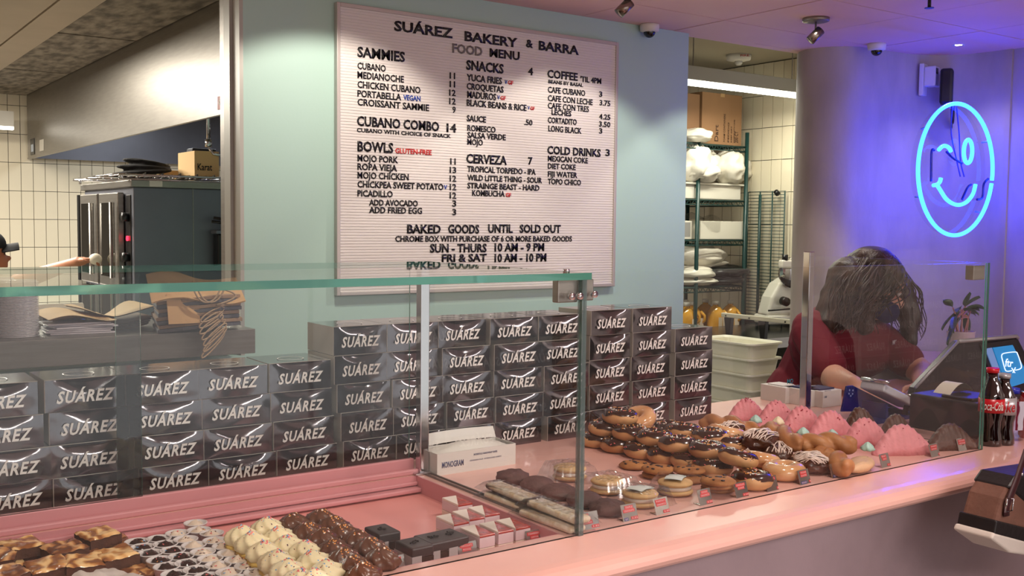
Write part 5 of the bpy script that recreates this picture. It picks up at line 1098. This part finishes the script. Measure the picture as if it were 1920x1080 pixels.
# receipt printer
za = onx(1760, 745, 2.53).z
t = thing('receipt_printer', 'black receipt printer with curled paper behind the glass end', 'printer', (2.53, 1.462, 1.0))
MB().box(0, .14, 0, .21, 0, za-1.0).build('body', mat('matte_black', (24, 22, 24), .45), t, bevel=.008, seg=3)
MB().box(.01, .13, .03, .12, za-1.0, za-.992).build('lid', black, t, bevel=.003)
m = MB(); m.grid(lambda u, v: (.02+.09*u, .10+.05*v-.05*u*.2, za-1.0+.008+.028*math.sin(PI*u*.9)), 12, 3); m.grid(lambda u, v: (.02+.09*u, .10+.05*v-.05*u*.2, za-1.0+.0072+.028*math.sin(PI*u*.9)), 12, 3, True); m.build('receipt', mat('receipt_paper', (222, 216, 200), .6), t, True)
# till with two screens
t = thing('till_terminal', 'black point of sale terminal with a customer screen facing out', 'till', (2.70, 1.75, 1.0))
def Q(u, v, y=1.75): p = ony(u, v, y); return (p.x-2.70, y-1.75, p.z-1.0)
gb_ = mat('gloss_black', (12, 12, 15), .3, spec=.4); bez = mat('grey_bezel', (150, 148, 150), .35, .3)
pts = [Q(1716, 727), Q(1797, 640), Q(1907, 630), Q(1960, 735), Q(1960, 770), Q(1700, 790)]
pts = [(p[0], p[1], max(.0, p[2])) for p in pts]
MB().prism(pts, (.0, .022, 0)).build('housing', gb_, t, bevel=.004)
a, b, c, d = [Vector(Q(*p, 1.748)) for p in ((1716, 727), (1797, 640), (1905, 630), (1908, 634))]
MB().tube([a, b], .0045, 8).tube([b, c, d], .0065, 8).build('bezel', bez, t, True)
sc = [Q(1846, 650, 1.742), Q(1897, 640, 1.742), Q(1935, 720, 1.742), Q(1874, 737, 1.742)]
MB().prism([Q(1838, 645, 1.746), Q(1903, 636, 1.746), Q(1948, 728, 1.746), Q(1870, 745, 1.746)], (0, .004, 0)).build('screen_frame', black, t)
scr = mat('screen_blue', (20, 110, 170), .2, emit=(.015, .18, .42), es=.55); scr2 = mat('screen_grey', (90, 120, 170), .2, emit=(.12, .2, .4), es=.5)
MB().prism([Q(1862, 652, 1.7425), Q(1899, 647, 1.7425), Q(1933, 714, 1.7425), Q(1889, 728, 1.7425)], (0, .003, 0)).build('screen', scr, t)
MB().prism([Q(1848, 654, 1.7425), Q(1860, 652, 1.7425), Q(1887, 728, 1.7425), Q(1877, 731, 1.7425)], (0, .003, 0)).build('screen', scr2, t)
lw = mat('screen_white', (220, 235, 245), .3, emit=(.7, .85, 1), es=.7)
L0 = [Vector(Q(u, v, 1.7415)) for u, v in ((1878, 669), (1881, 663), (1903, 660), (1908, 664), (1915, 686), (1912, 692), (1904, 694))]
L1 = [Vector(Q(u, v, 1.7415)) for u, v in ((1878, 669), (1884, 691), (1888, 696), (1897, 695))]
MB().tube(sm(L0, 4), .0016, 5).tube(sm(L1, 4), .0016, 5).tube([Vector(Q(1897, 690, 1.7415)), Vector(Q(1903, 699, 1.7415))], .0016, 5).tube([Vector(Q(1904, 689, 1.7415)), Vector(Q(1899, 699, 1.7415))], .0016, 5).build('logo_outline', lw, t, True)['kind'] = 'stuff'
o = put('lettering', text("ftr", .040, .052, .0004, .01, 0, lw), t, Q(1884, 687, 1.7412), (0, .12, 0)); o.scale = (.9, 1, .62)
# glove / tissue boxes
for k, (u0, u1, v0, v1, y, lab) in enumerate([(1472, 1502, 768, 729, 2.10, 'narrow white carton lettered MO left of the glass post'), (1518, 1545, 775, 738, 2.02, 'white carton right of the glass post'), (1542, 1578, 778, 740, 1.99, 'white printed carton beside the blue stand')]):
    a = ony(u0, v0, y); b = ony(u1, v1, y); t = thing('white_carton', lab, 'box', (a.x, y, D), 0, 'white cartons behind the pastries')
    MB().box(0, b.x-a.x, 0, .10, 0, max(.05, b.z-D)).build('carton', cardw, t, bevel=.001)
    if k == 0: put('lettering', text("MO", .014, .028, .0002, .02, 0, mat('teal_ink', (40, 130, 150), .5)), t, (.006, -.0005, .062)); 
    if k == 2: put('lettering', text("GLOVES", .006, .03, .0002, .0, 0, ink), t, (.006, -.0005, .05)); put('lettering', text("100", .006, .012, .0002, .0, 0, ink), t, (.006, -.0005, .03))
    MB().box(.01, b.x-a.x-.01, .02, .08, max(.05, b.z-D), max(.05, b.z-D)+.004).build('top_opening', mat('navy_cloth', (30, 36, 80), .7) if k else cardw, t)
# blue stand with payment terminal
t = thing('card_terminal_stand', 'dark blue plastic stand holding a white payment terminal', 'terminal stand', (2.45, 1.83, 1.0))
def T(u, v, y=1.83): p = ony(u, v, y); return (p.x-2.45, 0, max(0, p.z-1.0))
blu = mat('navy_plastic', (24, 34, 112), .35)
sp = [T(1578, 772), T(1588, 724), T(1600, 723), T(1690, 768), T(1694, 776), T(1690, 790)]
MB().prism(sp, (0, .006, 0)).build('side_panel', blu, t, bevel=.002); 
MB().box(.03, .25, -.09, .0, 0, .008).build('base', blu, t)
MB().box(.09, .10, -.08, .0, .008, .05).box(.2, .21, -.08, 0, .008, .02).build('support', blu, t)
A_ = Vector(T(1606, 724)); B_ = Vector(T(1690, 766)); dd = (B_-A_); ang = math.atan2(dd.z, dd.x)
tt = bpy.data.objects.new('payment_terminal', MB().box(0, .20, .01, .09, -.012, .012).mesh('payment_terminal', mat('terminal_white', (196, 196, 204), .3))); C.objects.link(tt); tt.parent = t; tt.location = A_+Vector((.01, -.095, .006)); tt.rotation_euler = (0, -ang, 0); bev(tt, .005, 3)
MB().box(.055, .115, .018, .082, .0122, .0135).build('screen', mat('terminal_screen', (40, 80, 220), .2, emit=(.05, .15, .9), es=.9), tt)
for i in range(3):
    for j in range(3): MB().lathe([(0, .0125), (.0055, .0125), (.0045, .0145), (0, .0145)], 10, (.138+.02*i, .03+.02*j, 0)).build('key', mat('key_grey', (90, 60, 60) if (i+j) % 2 else (60, 60, 66), .4), tt)
MB().tube([(.0, .0, .016), (.0, .09, .016)], .006, 10).build('roller', chrome, tt, True); MB().tube([(.125, .0, .014), (.125, .09, .014)], .004, 10).build('bar', chrome, tt, True); MB().tube([(.20, .0, -.03), (.20, .1, -.03)], .005, 10).build('bar', chrome, tt, True)
m = MB()
for i, (x, z) in enumerate([(.028, .075), (.036, .068), (.044, .073), (.03, .085), (.045, .083)]): m.lathe([(0, 0), (.003, 0), (.003, .001), (0, .001)], 8, (0, 0, 0), Matrix.Translation((x, -.0005, z)) @ Matrix.Rotation(PI/2, 4, 'X'))
m.build('dot_print', mat('pale_dots', (150, 160, 210), .5), t)['kind'] = 'stuff'
# bottles
cola = mat('cola', (22, 8, 6), .06, spec=.8, coat=.6); redl = mat('cola_red', (190, 20, 34), .3); sil = mat('silver_label', (186, 188, 192), .3, .5); capm = mat('grey_cap', (170, 172, 176), .3, .3); clearb = clearmat('bottle_glass', (.92, .94, .96), 1.45, .03, .05)
def bottle(lab, u, vb, vt, R, prof, capmat, lz, lcol, word, wcol, nm='cola_bottle', y=None):
    c = onz(u, vb-6, D); H = ony(u, vt, c.y).z-D
    t = thing(nm, lab, 'bottle', (c.x, c.y, D))
    MB().lathe([(r*R, z*H) for r, z in prof], 28).build('body', cola, t, True)
    top = prof[-2][1]*H; MB().lathe([(0, top), (R*.48, top), (R*.50, top+.012), (R*.44, H+.001), (0, H+.001)], 20).build('cap', capmat, t, True)
    MB().lathe([(R*1.012, lz[0]*H), (R*1.015, lz[1]*H)], 36).build('label_band', lcol, t, True)
    n0 = len(word)
    # print curved round the label
    me = text(word, (lz[1]-lz[0])*H*.62, R*1.9, .0004, .012, .2, wcol, 'c')
    for v in me.vertices: a = v.co.x/(R*1.02)-.98; r = R*1.022-v.co.y; v.co = (r*math.sin(a), -r*math.cos(a), v.co.z+lz[0]*H+(lz[1]-lz[0])*H*.2)
    put('lettering', me, t); return t
contour = [(0, 0), (.85, 0), (.95, .02), (.92, .10), (.80, .20), (.84, .32), (1, .42), (1, .62), (.92, .68), (.62, .80), (.42, .88), (.40, .95), (0, .952)]
bottle('tall cola bottle with red label touching the glass end', 1856, 840, 692, .031, contour, redl, (.44, .62), redl, 'Coca-Cola', white)
bottle('diet cola bottle with silver label and grey cap', 1879, 838, 703, .030, contour, capm, (.44, .68), sil, 'Coke', redl)
c = onz(1897, 824, D); t = thing('water_bottle', 'small clear bottle with blue cap beside the cola bottles', 'bottle', (c.x, c.y, D)); H = ony(1897, 728, c.y).z-D
MB().lathe([(0, .002), (.027, .002), (.030, .01), (.028, .05), (.030, .09), (.026, H*.82), (.012, H*.9), (.012, H*.93), (0, H*.93)], 28).build('body', clearb, t, True)
MB().lathe([(0, H*.9), (.015, H*.9), (.015, H), (0, H)], 20).build('cap', mat('blue_cap', (30, 40, 170), .35), t, True)
m = MB(); m.grid(lambda u, v: (.0305*math.cos(-2.4+1.5*u), .0305*math.sin(-2.4+1.5*u), .03+.075*v), 16, 6); m.build('label_sticker', swirlmat('metal_label', (190, 190, 205), (110, 30, 50), 9, 3, .25), t, True)
c = onz(1921, 822, D); c.x += .02; t = thing('drink_can', 'dark drink can with red circles cut by the right photo edge', 'can', (c.x, c.y, D))
MB().lathe([(0, 0), (.022, 0), (.026, .008), (.026, .105), (.021, .118), (.023, .121), (.019, .119), (0, .117)], 28).build('body', swirlmat('can_print', (30, 24, 30), (180, 24, 34), 14, 1, .25), t, True); MB().lathe([(0, .1195), (.021, .1195), (.022, .122), (0, .1205)], 20).build('lid', chrome, t, True)
# ================================================================ PEOPLE
skin = mat('skin_light', (214, 160, 136), .5, 0, .05, 80, sss=.15); skind = mat('skin_tan', (184, 124, 92), .5, 0, .05, 80, sss=.15)
def hand(m, wrist, d, n, curl=.5, s=1.0, side=1):
    """palm + four fingers of unequal length + thumb from the side of the palm; d = pointing direction, n = back-of-hand normal"""
    w_ = Vector(wrist); d = Vector(d).normalized(); n = Vector(n); n = (n-d*n.dot(d)).normalized(); x = d.cross(n)*side
    M = Matrix((x, d, n)).transposed()
    pc_ = w_+d*.045*s; m.ell(pc_, (.036*s, .048*s, .015*s), M.to_4x4(), 16, 10); m.cap(w_-d*.01, w_+d*.02, .024*s, .026*s)
    for i, (ox, L_) in enumerate([(-.027, .055), (-.009, .066), (.010, .061), (.027, .047)]):
        p = w_+x*ox*s+d*.080*s; r = .0085*s; a = 0
        for seg, f in enumerate((.42, .33, .25)):
            a += curl*(.5, .9, .7)[seg]; q = p+(d*math.cos(a)-n*math.sin(a))*L_*f*s*1.05; m.cap(p, q, r, r*.9, 10); p = q; r *= .9
    p = w_-x*.030*s+d*.022*s; q = p+(-x*.75+d*.65-n*.25*curl).normalized()*.034*s; r_ = q+(-x*.1+d*.9-n*.5*curl).normalized()*.028*s
    m.cap(p, q, .0115*s, .010*s, 10); m.cap(q, r_, .010*s, .008*s, 10)
# --- cashier
G = thing('person', 'masked person with long wavy brown hair and red T-shirt bending over the till', 'person', (3.2, 2.5, 0)); G['label'] = 'masked person with long wavy brown hair in a red T-shirt at the till'
def W(p): return Vector(p)-Vector((3.2, 2.5, 0))
hc = Vector((3.265, 2.305, 1.335)); fd = Vector((.45, -.72, -.53)).normalized(); fs_ = fd.cross(Vector((0, 0, 1))).normalized(); fu = fs_.cross(fd)
HM = Matrix((fs_, fd, fu)).transposed().to_4x4()
def hp(a, b, c): return hc+fs_*a+fd*b+fu*c
m = MB()
m.cap(W((3.18, 2.56, .45)), W((3.18, 2.56, .02)), .07, .05); m.cap(W((3.32, 2.56, .45)), W((3.32, 2.56, .02)), .07, .05)
m.cap(W((3.17, 2.57, .84)), W((3.18, 2.56, .45)), .105, .07); m.cap(W((3.31, 2.57, .84)), W((3.32, 2.56, .45)), .105, .07)
for x in (3.18, 3.32): m.ell(W((x, 2.50, .025)), (.045, .11, .028))
m.cap(W((3.18, 2.56, .88)), W((3.30, 2.56, .88)), .125, .125); m.cap(W((3.22, 2.53, .95)), W((3.21, 2.44, 1.12)), .135, .14)
m.cap(W((3.13, 2.42, 1.13)), W((3.28, 2.39, 1.12)), .12, .115); m.cap(W((3.03, 2.41, 1.185)), W((3.33, 2.36, 1.155)), .06, .06)
m.cap(W((3.24, 2.40, 1.20)), W(hp(0, -.03, -.07)), .055, .050)
m.ell(W(hp(0, -.01, .02)), (.074, .094, .092), HM, 20, 14); m.ell(W(hp(0, .03, -.035)), (.058, .062, .068), HM, 18, 12); m.ell(W(hp(0, .055, -.085)), (.026, .026, .022), HM, 12, 8)
m.ell(W(hp(0, .098, -.012)), (.012, .020, .024), HM, 10, 8)
for s in (-1, 1): m.ell(W(hp(s*.072, -.005, -.01)), (.012, .02, .03), HM, 10, 8)
arms = [((3.02, 2.40, 1.165), (2.955, 2.25, 1.035), (2.76, 2.02, 1.055)), ((3.34, 2.35, 1.14), (3.37, 2.17, 1.02), (2.99, 1.93, 1.045))]
for a, b, c in arms: m.cap(W(a), W(b), .056, .046); m.cap(W(b), W(c), .045, .027)
hand(m, W(arms[0][2]), (-.3, -.9, -.25), (-.2, -.2, 1), .5, .9, 1); hand(m, W(arms[1][2]), (-.85, -.5, -.25), (-.2, -.2, 1), .5, .9, -1)
put('body', melt(m, .006, 3, 'body', skin), G)
m = MB()
m.cap(W((3.17, 2.56, .90)), W((3.31, 2.56, .90)), .138, .138); m.cap(W((3.22, 2.53, .96)), W((3.21, 2.44, 1.12)), .150, .152)
m.cap(W((3.13, 2.42, 1.12)), W((3.29, 2.385, 1.11)), .134, .128); m.cap(W((3.03, 2.41, 1.182)), W((3.33, 2.36, 1.152)), .068, .068)
for (a, b, c), f in zip(arms, (.80, .62)): b2 = Vector(a).lerp(Vector(b), f); m.cap(W(a), W(b2), .070, .066)
for i, v in enumerate(m.v):
    q = Vector(v); m.v[i] = tuple(q*(1)+Vector((0, 0, 0))+q.normalized()*0+Vector((.006*nz((q.x*14, q.y*14, q.z*9)),)*3))
put('shirt', melt(m, .0065, 2, 'shirt', mat('dark_red_cotton', (104, 10, 32), .85, 0, .15, 60)), G)
m = MB(); m.cap(W((3.17, 2.57, .86)), W((3.31, 2.57, .86)), .13, .13); 
for x in (3.18, 3.32): m.cap(W((x, 2.57, .84)), W((x, 2.56, .10)), .115, .07)
put('trousers', melt(m, .008, 2, 'trousers', mat('black_denim', (28, 28, 34), .8)), G)
for x in (3.18, 3.32):
    m = MB(); m.ell(W((x, 2.49, .035)), (.052, .12, .036)); put('shoe', m.mesh('shoe', black, True), G)
tx = text("NUB TEA", .016, .085, .0006, .02, 0, mat('shirt_print', (214, 206, 210), .6)); put('lettering', tx, G, W((3.285, 2.246, 1.125)), (.12, 0, .2))
hair = mat('brown_hair', (70, 46, 34), .45, 0, .6, 160, 0, 22, col2=(24, 17, 14), stretch=(1, 1, .15))
m = MB()
m.ell(W(hp(0, -.035, .045)), (.098, .108, .085), HM, 24, 16); m.ell(W(hp(-.01, -.07, .0)), (.098, .085, .11), HM, 20, 14)
m.cap(W((3.175, 2.36, 1.37)), W((3.105, 2.37, 1.215)), .075, .070); m.cap(W((3.130, 2.36, 1.30)), W((3.060, 2.36, 1.20)), .058, .045)
m.cap(W((3.185, 2.31, 1.33)), W((3.175, 2.29, 1.20)), .045, .040)
m.cap(W((3.365, 2.295, 1.36)), W((3.405, 2.26, 1.22)), .045, .045); m.cap(W((3.390, 2.27, 1.27)), W((3.370, 2.23, 1.13)), .042, .022)
for i, v in enumerate(m.v): q = Vector(v); m.v[i] = tuple(q+Vector((nz(q*Vector((1, 1, 1)), 22), nz(q+Vector((5, 0, 0)), 22), .3*nz(q+Vector((0, 5, 0)), 14)))*.012)
put('hair', melt(m, .0055, 2, 'hair', hair), G)
m = MB(); rr = random.Random(9)
for k in range(420):
    right = k % 3 == 0; q_ = Vector((rr.gauss(0, 1), rr.gauss(-.3, .8), abs(rr.gauss(.7, .6)))).normalized(); s0 = hp(q_.x*.092, q_.y*.100-.03, q_.z*.082+.045)
    if abs(q_.x) < .45 and q_.y > .35 and q_.z < .8: continue
    e = Vector((3.385+rr.uniform(-.05, .065), 2.25+rr.uniform(-.04, .04), 1.13+rr.uniform(0, .08))) if right else Vector((3.10+rr.uniform(-.08, .12), 2.33+rr.uniform(-.09, .04), 1.17+rr.uniform(0, .08)))
    mid = s0.lerp(e, .45); out = (mid-hc); out.z = 0; out = out.normalized() if out.length > 1e-3 else Vector((0, -1, 0)); mid = hc+(mid-hc)+out*(.045+.02*rr.random()); mid = mid if (mid-hc).length > .125 else hc+(mid-hc).normalized()*.125
    sm_ = s0.lerp(mid, .5); sm_ = hc+(sm_-hc).normalized()*max(.118, (sm_-hc).length); 
    if (mid-hc).dot(fd) > .055 and abs((mid-hc).dot(fs_)) < .075: continue
    q = [W(p) for p in (s0, sm_, mid, mid.lerp(e, .5)+Vector((rr.uniform(-.02, .02), rr.uniform(-.02, .02), 0)), e)]
    P_ = sm(q, 6); ph = rr.uniform(0, 6); P_ = [p+Vector((.007*math.sin(i*.7+ph), .005*math.cos(i*.7+ph), 0))*(i/len(P_)) for i, p in enumerate(P_)]; m.tube(P_, [.0042*(1-.8*i/len(P_)) for i in range(len(P_))], 5)
m.build('hair_strands', hair, G, True)['kind'] = 'stuff'
m = MB()
def mk(u, v):
    a = (u-.5)*2.3; b = (v-.5)*1.0; r_ = 1+.12*math.exp(-(a*a)*6)*math.cos(b*2); return W(hp(.072*math.sin(a)*math.cos(b*1.1), .012+.100*math.cos(a)*math.cos(b*1.1)*r_, -.055+.058*math.sin(b*1.5)))
m.grid(mk, 18, 12); m.grid(lambda u, v: Vector(mk(u, v))-fd*.003, 18, 12, True); m.build('face_mask', mat('navy_mask', (22, 26, 74), .8), G, True)
for s in (-1, 1):
    MB().ell(W(hp(s*.030, .079, .018)), (.014, .010, .008), HM, 12, 8).build('eye', mat('eye_white', (216, 208, 200), .2), G, True)
    MB().ell(W(hp(s*.030, .086, .017)), (.006, .005, .006), HM, 10, 6).build('iris', mat('iris_brown', (50, 30, 20), .2), G, True)
    MB().tube([W(hp(s*.016, .092, .036)), W(hp(s*.032, .091, .042)), W(hp(s*.048, .080, .037))], .0028, 6).build('eyebrow', hair, G, True)
    MB().tube([W(hp(s*.060, .045, -.03)), W(hp(s*.078, .0, -.01))], .0015, 5).build('mask_loop', white, G, True)
# --- cook at the left edge of the kitchen
K0 = Vector((.76, 5.10, 0)); G = thing('person', 'cook in a dark cap at the left photo edge reaching out an arm', 'person', K0)
hc = ony(-14, 478, 5.10); hc = hc-K0
m = MB(); m.cap((-.09, .02, .80), (-.09, .02, .08), .09, .055); m.cap((-.09, .18, .80), (-.09, .18, .08), .09, .055); m.cap((-.09, .02, .92), (-.09, .16, .92), .12, .12); m.cap((-.09, .09, .95), (-.08, .08, 1.10), .125, .125); m.cap((-.08, -.05, 1.13), (-.08, .22, 1.13), .06, .06)
m.cap((-.08, .08, 1.15), hc+Vector((-.03, 0, -.08)), .05, .045); m.ell(hc+Vector((-.025, 0, .02)), (.078, .064, .078), None, 20, 14); m.ell(hc+Vector((.012, 0, -.035)), (.050, .046, .055), None, 16, 12); m.ell(hc+Vector((.036, 0, -.075)), (.02, .02, .016), None, 12, 8)
m.ell(hc+Vector((.060, 0, -.015)), (.020, .010, .013), None, 12, 8); m.ell(hc+Vector((.050, 0, .022)), (.012, .03, .008), None, 12, 8); m.ell(hc+Vector((.050, 0, -.045)), (.014, .018, .007), None, 12, 8); m.ell(hc+Vector((.050, 0, -.056)), (.012, .016, .006), None, 12, 8)
wr = ony(146, 491, 4.56)-K0; el = Vector((.08, -.25, wr.z-.09)); m.cap((-.08, -.06, 1.12), el, .05, .042); m.cap(el, wr, .040, .022)
m.cap((-.08, .22, 1.12), (-.02, .26, .92), .05, .042); m.cap((-.02, .26, .92), (.10, .10, .90), .04, .025)
hd_ = (onx(172, 484, wr.x+K0.x+.05)-K0)-wr; hand(m, wr, (.75, -.35, .15), (-.1, .3, 1), .85, .72, -1); hand(m, (.10, .10, .90), (.9, -.2, 0), (0, 0, 1), .5, .8, 1)
put('body', melt(m, .006, 3, 'body', skind), G)
m = MB(); m.cap((-.09, .09, .90), (-.08, .08, 1.10), .14, .14); m.cap((-.08, -.05, 1.13), (-.08, .22, 1.13), .07, .07); m.cap((-.08, -.06, 1.12), Vector((-.08, -.06, 1.12)).lerp(el, .6), .064, .06); m.cap((-.08, .22, 1.12), (-.04, .25, 1.0), .064, .06)
put('shirt', melt(m, .007, 2, 'shirt', mat('black_tee', (30, 30, 34), .85)), G)
m = MB(); m.cap((-.09, .02, .92), (-.09, .16, .92), .13, .13)
for y in (.02, .18): m.cap((-.09, y, .82), (-.09, y, .10), .10, .07)
put('trousers', melt(m, .008, 2, 'trousers', mat('black_denim', (28, 28, 34), .8)), G)
for y in (.02, .18): m = MB(); m.ell((-.05, y, .035), (.12, .05, .036)); put('shoe', m.mesh('shoe', black, True), G)
m = MB(); m.ell(hc+Vector((-.028, 0, .045)), (.086, .072, .070), None, 24, 14); m.v = [(v[0], v[1], max(v[2], hc.z+.030)) for v in m.v]
m.grid(lambda u, v: hc+Vector((.030+.075*u, (v-.5)*.11*(1-.35*u*u), .040+.012*u-.03*(2*v-1)**2+.004)), 8, 8); m.grid(lambda u, v: hc+Vector((.030+.075*u, (v-.5)*.11*(1-.35*u*u), .040+.012*u-.03*(2*v-1)**2)), 8, 8, True)
m.build('cap', mat('dark_cap', (24, 24, 27), .9, 0, .2, 80), G, True)
m = MB(); m.ell(hc+Vector((-.04, 0, .0)), (.070, .066, .055), None, 20, 12); m.build('hair', mat('black_hair', (26, 20, 18), .6, 0, .4, 120), G, True)
for s in (-1, 1): MB().ell(hc+Vector((.043, s*.024, .006)), (.006, .009, .005), None, 10, 6).build('eye', mat('iris_brown', (50, 30, 20), .2), G, True)
bp_ = wr+Vector((.062, -.035, .012)); o = MB().ell((0, 0, 0), (.026, .026, .024), None, 20, 12).build('dough_ball', mat('cream_dough', (232, 222, 200), .5), None, True); o.location = K0+bp_; tag(o, "small white round ball held in the cook's hand", 'ball')
# --- customer just outside the frame, who carries the bag
K0 = Vector((2.46, .78, 0)); G = thing('person', 'customer in a dark coat carrying a two-tone handbag', 'person', K0); G['label'] = 'customer in a dark coat at the right, carrying the two-tone handbag'
m = MB(); hc = Vector((0, 0, 1.44))
for x in (-.08, .08): m.cap((x, 0, .80), (x, 0, .08), .09, .055); m.ell((x, .05, .03), (.045, .11, .03))
m.cap((-.07, 0, .88), (.07, 0, .88), .12, .12); m.cap((0, 0, .95), (0, 0, 1.14), .12, .13); m.cap((-.15, 0, 1.19), (.15, 0, 1.19), .06, .06); m.cap((0, 0, 1.2), (0, 0, 1.36), .05, .045)
m.ell(hc, (.072, .088, .10), None, 20, 14); m.ell(hc+Vector((0, .035, -.045)), (.05, .05, .055)); m.ell(hc+Vector((0, .09, -.01)), (.011, .018, .018), None, 10, 8)
for s in (-1, 1): m.ell(hc+Vector((s*.072, 0, 0)), (.01, .02, .028), None, 10, 8)
m.cap((-.17, 0, 1.18), (-.24, .06, .98), .05, .042); m.cap((-.24, .06, .98), (-.25, .22, 1.08), .04, .026); hand(m, (-.25, .22, 1.08), (-.1, .6, .5), (-.8, 0, .3), 1.0, .85, 1)
m.cap((.17, 0, 1.18), (.22, 0, .95), .05, .042); m.cap((.22, 0, .95), (.22, .05, .74), .04, .026); hand(m, (.22, .05, .74), (0, .1, -1), (1, 0, 0), .5, .85, 1)
put('body', melt(m, .007, 3, 'body', skin), G)
m = MB(); m.cap((0, 0, .62), (0, 0, .95), .18, .15); m.cap((0, 0, .95), (0, 0, 1.14), .145, .15); m.cap((-.15, 0, 1.19), (.15, 0, 1.19), .075, .075); m.cap((-.17, 0, 1.18), (-.24, .06, .98), .068, .06); m.cap((-.24, .06, .98), (-.248, .17, 1.05), .055, .045); m.cap((.17, 0, 1.18), (.22, 0, .95), .068, .06); m.cap((.22, 0, .95), (.22, .04, .80), .055, .045)
put('coat', melt(m, .008, 2, 'coat', mat('dark_wool', (30, 28, 34), .9, 0, .2, 60)), G)
m = MB()
for x in (-.08, .08): m.cap((x, 0, .7), (x, 0, .10), .09, .065)
put('trousers', melt(m, .008, 2, 'trousers', mat('black_denim', (28, 28, 34), .8)), G)
for x in (-.08, .08): m = MB(); m.ell((x, .055, .035), (.052, .12, .036)); put('shoe', m.mesh('shoe', black, True), G)
m = MB(); m.ell(hc+Vector((0, -.02, .03)), (.085, .095, .095)); m.cap(hc+Vector((0, -.06, 0)), hc+Vector((0, -.07, -.15)), .075, .05); put('hair', melt(m, .006, 2, 'hair', hair), G)
for s in (-1, 1): MB().ell(hc+Vector((s*.03, .083, .01)), (.009, .006, .006), None, 10, 6).build('eye', mat('iris_brown', (50, 30, 20), .2), G, True)
MB().ell(hc+Vector((0, .082, -.055)), (.022, .008, .007), None, 12, 6).build('mouth', mat('lip', (170, 90, 84), .5), G, True)
# handbag
yb = 1.10; bq = lambda u, v: ony(u, v, yb)
t = thing('handbag', 'brown handbag with black band and white base at the right photo edge', 'handbag', bq(1885, 1000)); bo = t.location.copy()
def BQ(u, v): return tuple(bq(u, v)-bo)
brl = mat('brown_suede', (112, 76, 62), .8, 0, .4, 90, .12, 20); bkl = mat('black_leather', (24, 20, 22), .4, 0, .2, 80); whl = mat('white_leather', (206, 198, 188), .5, 0, .1, 60); stl = mat('oxblood_strap', (58, 22, 26), .4)
th = (0, .075, 0)
MB().prism([BQ(1866, 985), BQ(1880, 935), BQ(1900, 900), BQ(2010, 880), BQ(2050, 1010)], th).build('body', brl, t, bevel=.008, seg=3)
MB().prism([(p[0], -.003, p[2]) for p in (BQ(1890, 915), BQ(1905, 893), BQ(2008, 876), BQ(2035, 960), BQ(1930, 950))], (0, .081, 0)).build('top_flap', bkl, t, bevel=.006)
MB().prism([(p[0], -.003, p[2]) for p in (BQ(1861, 1003), BQ(1866, 975), BQ(1925, 990), BQ(2052, 985), BQ(2056, 1020), BQ(1925, 1022))], (0, .081, 0)).build('band', bkl, t, bevel=.003)
MB().prism([(p[0], -.005, p[2]) for p in (BQ(1855, 1010), BQ(1860, 998), BQ(1920, 1014), BQ(2056, 1012), BQ(2054, 1045), BQ(1925, 1041), BQ(1890, 1036))], (0, .085, 0)).build('base_panel', whl, t, bevel=.005, seg=3)
s0, s1 = Vector(BQ(1884, 948)), Vector(BQ(1922, 850)); hl = Vector((2.21-bo.x, 1.03-bo.y, 1.13-bo.z))
MB().tube([s0+Vector((0, -.004, -.02)), s0+Vector((0, -.004, 0)), s0.lerp(s1, .5)+Vector((0, -.004, 0)), s1, hl, Vector(BQ(2015, 890))+Vector((0, .03, 0))], .011, 10, flat=.35).build('strap', stl, t, True)
m = MB(); m.tube([s0+Vector(p) for p in ((-.012, -.008, -.01), (.014, -.008, -.01), (.018, -.008, .014), (-.008, -.008, .018))], .0016, 6, True); m.build('buckle', chrome, t, True)
q = Vector(BQ(1911, 888)); MB().ell(q+Vector((0, -.006, 0)), (.004, .003, .004), None, 12, 8).build('rivet', chrome, t, True)
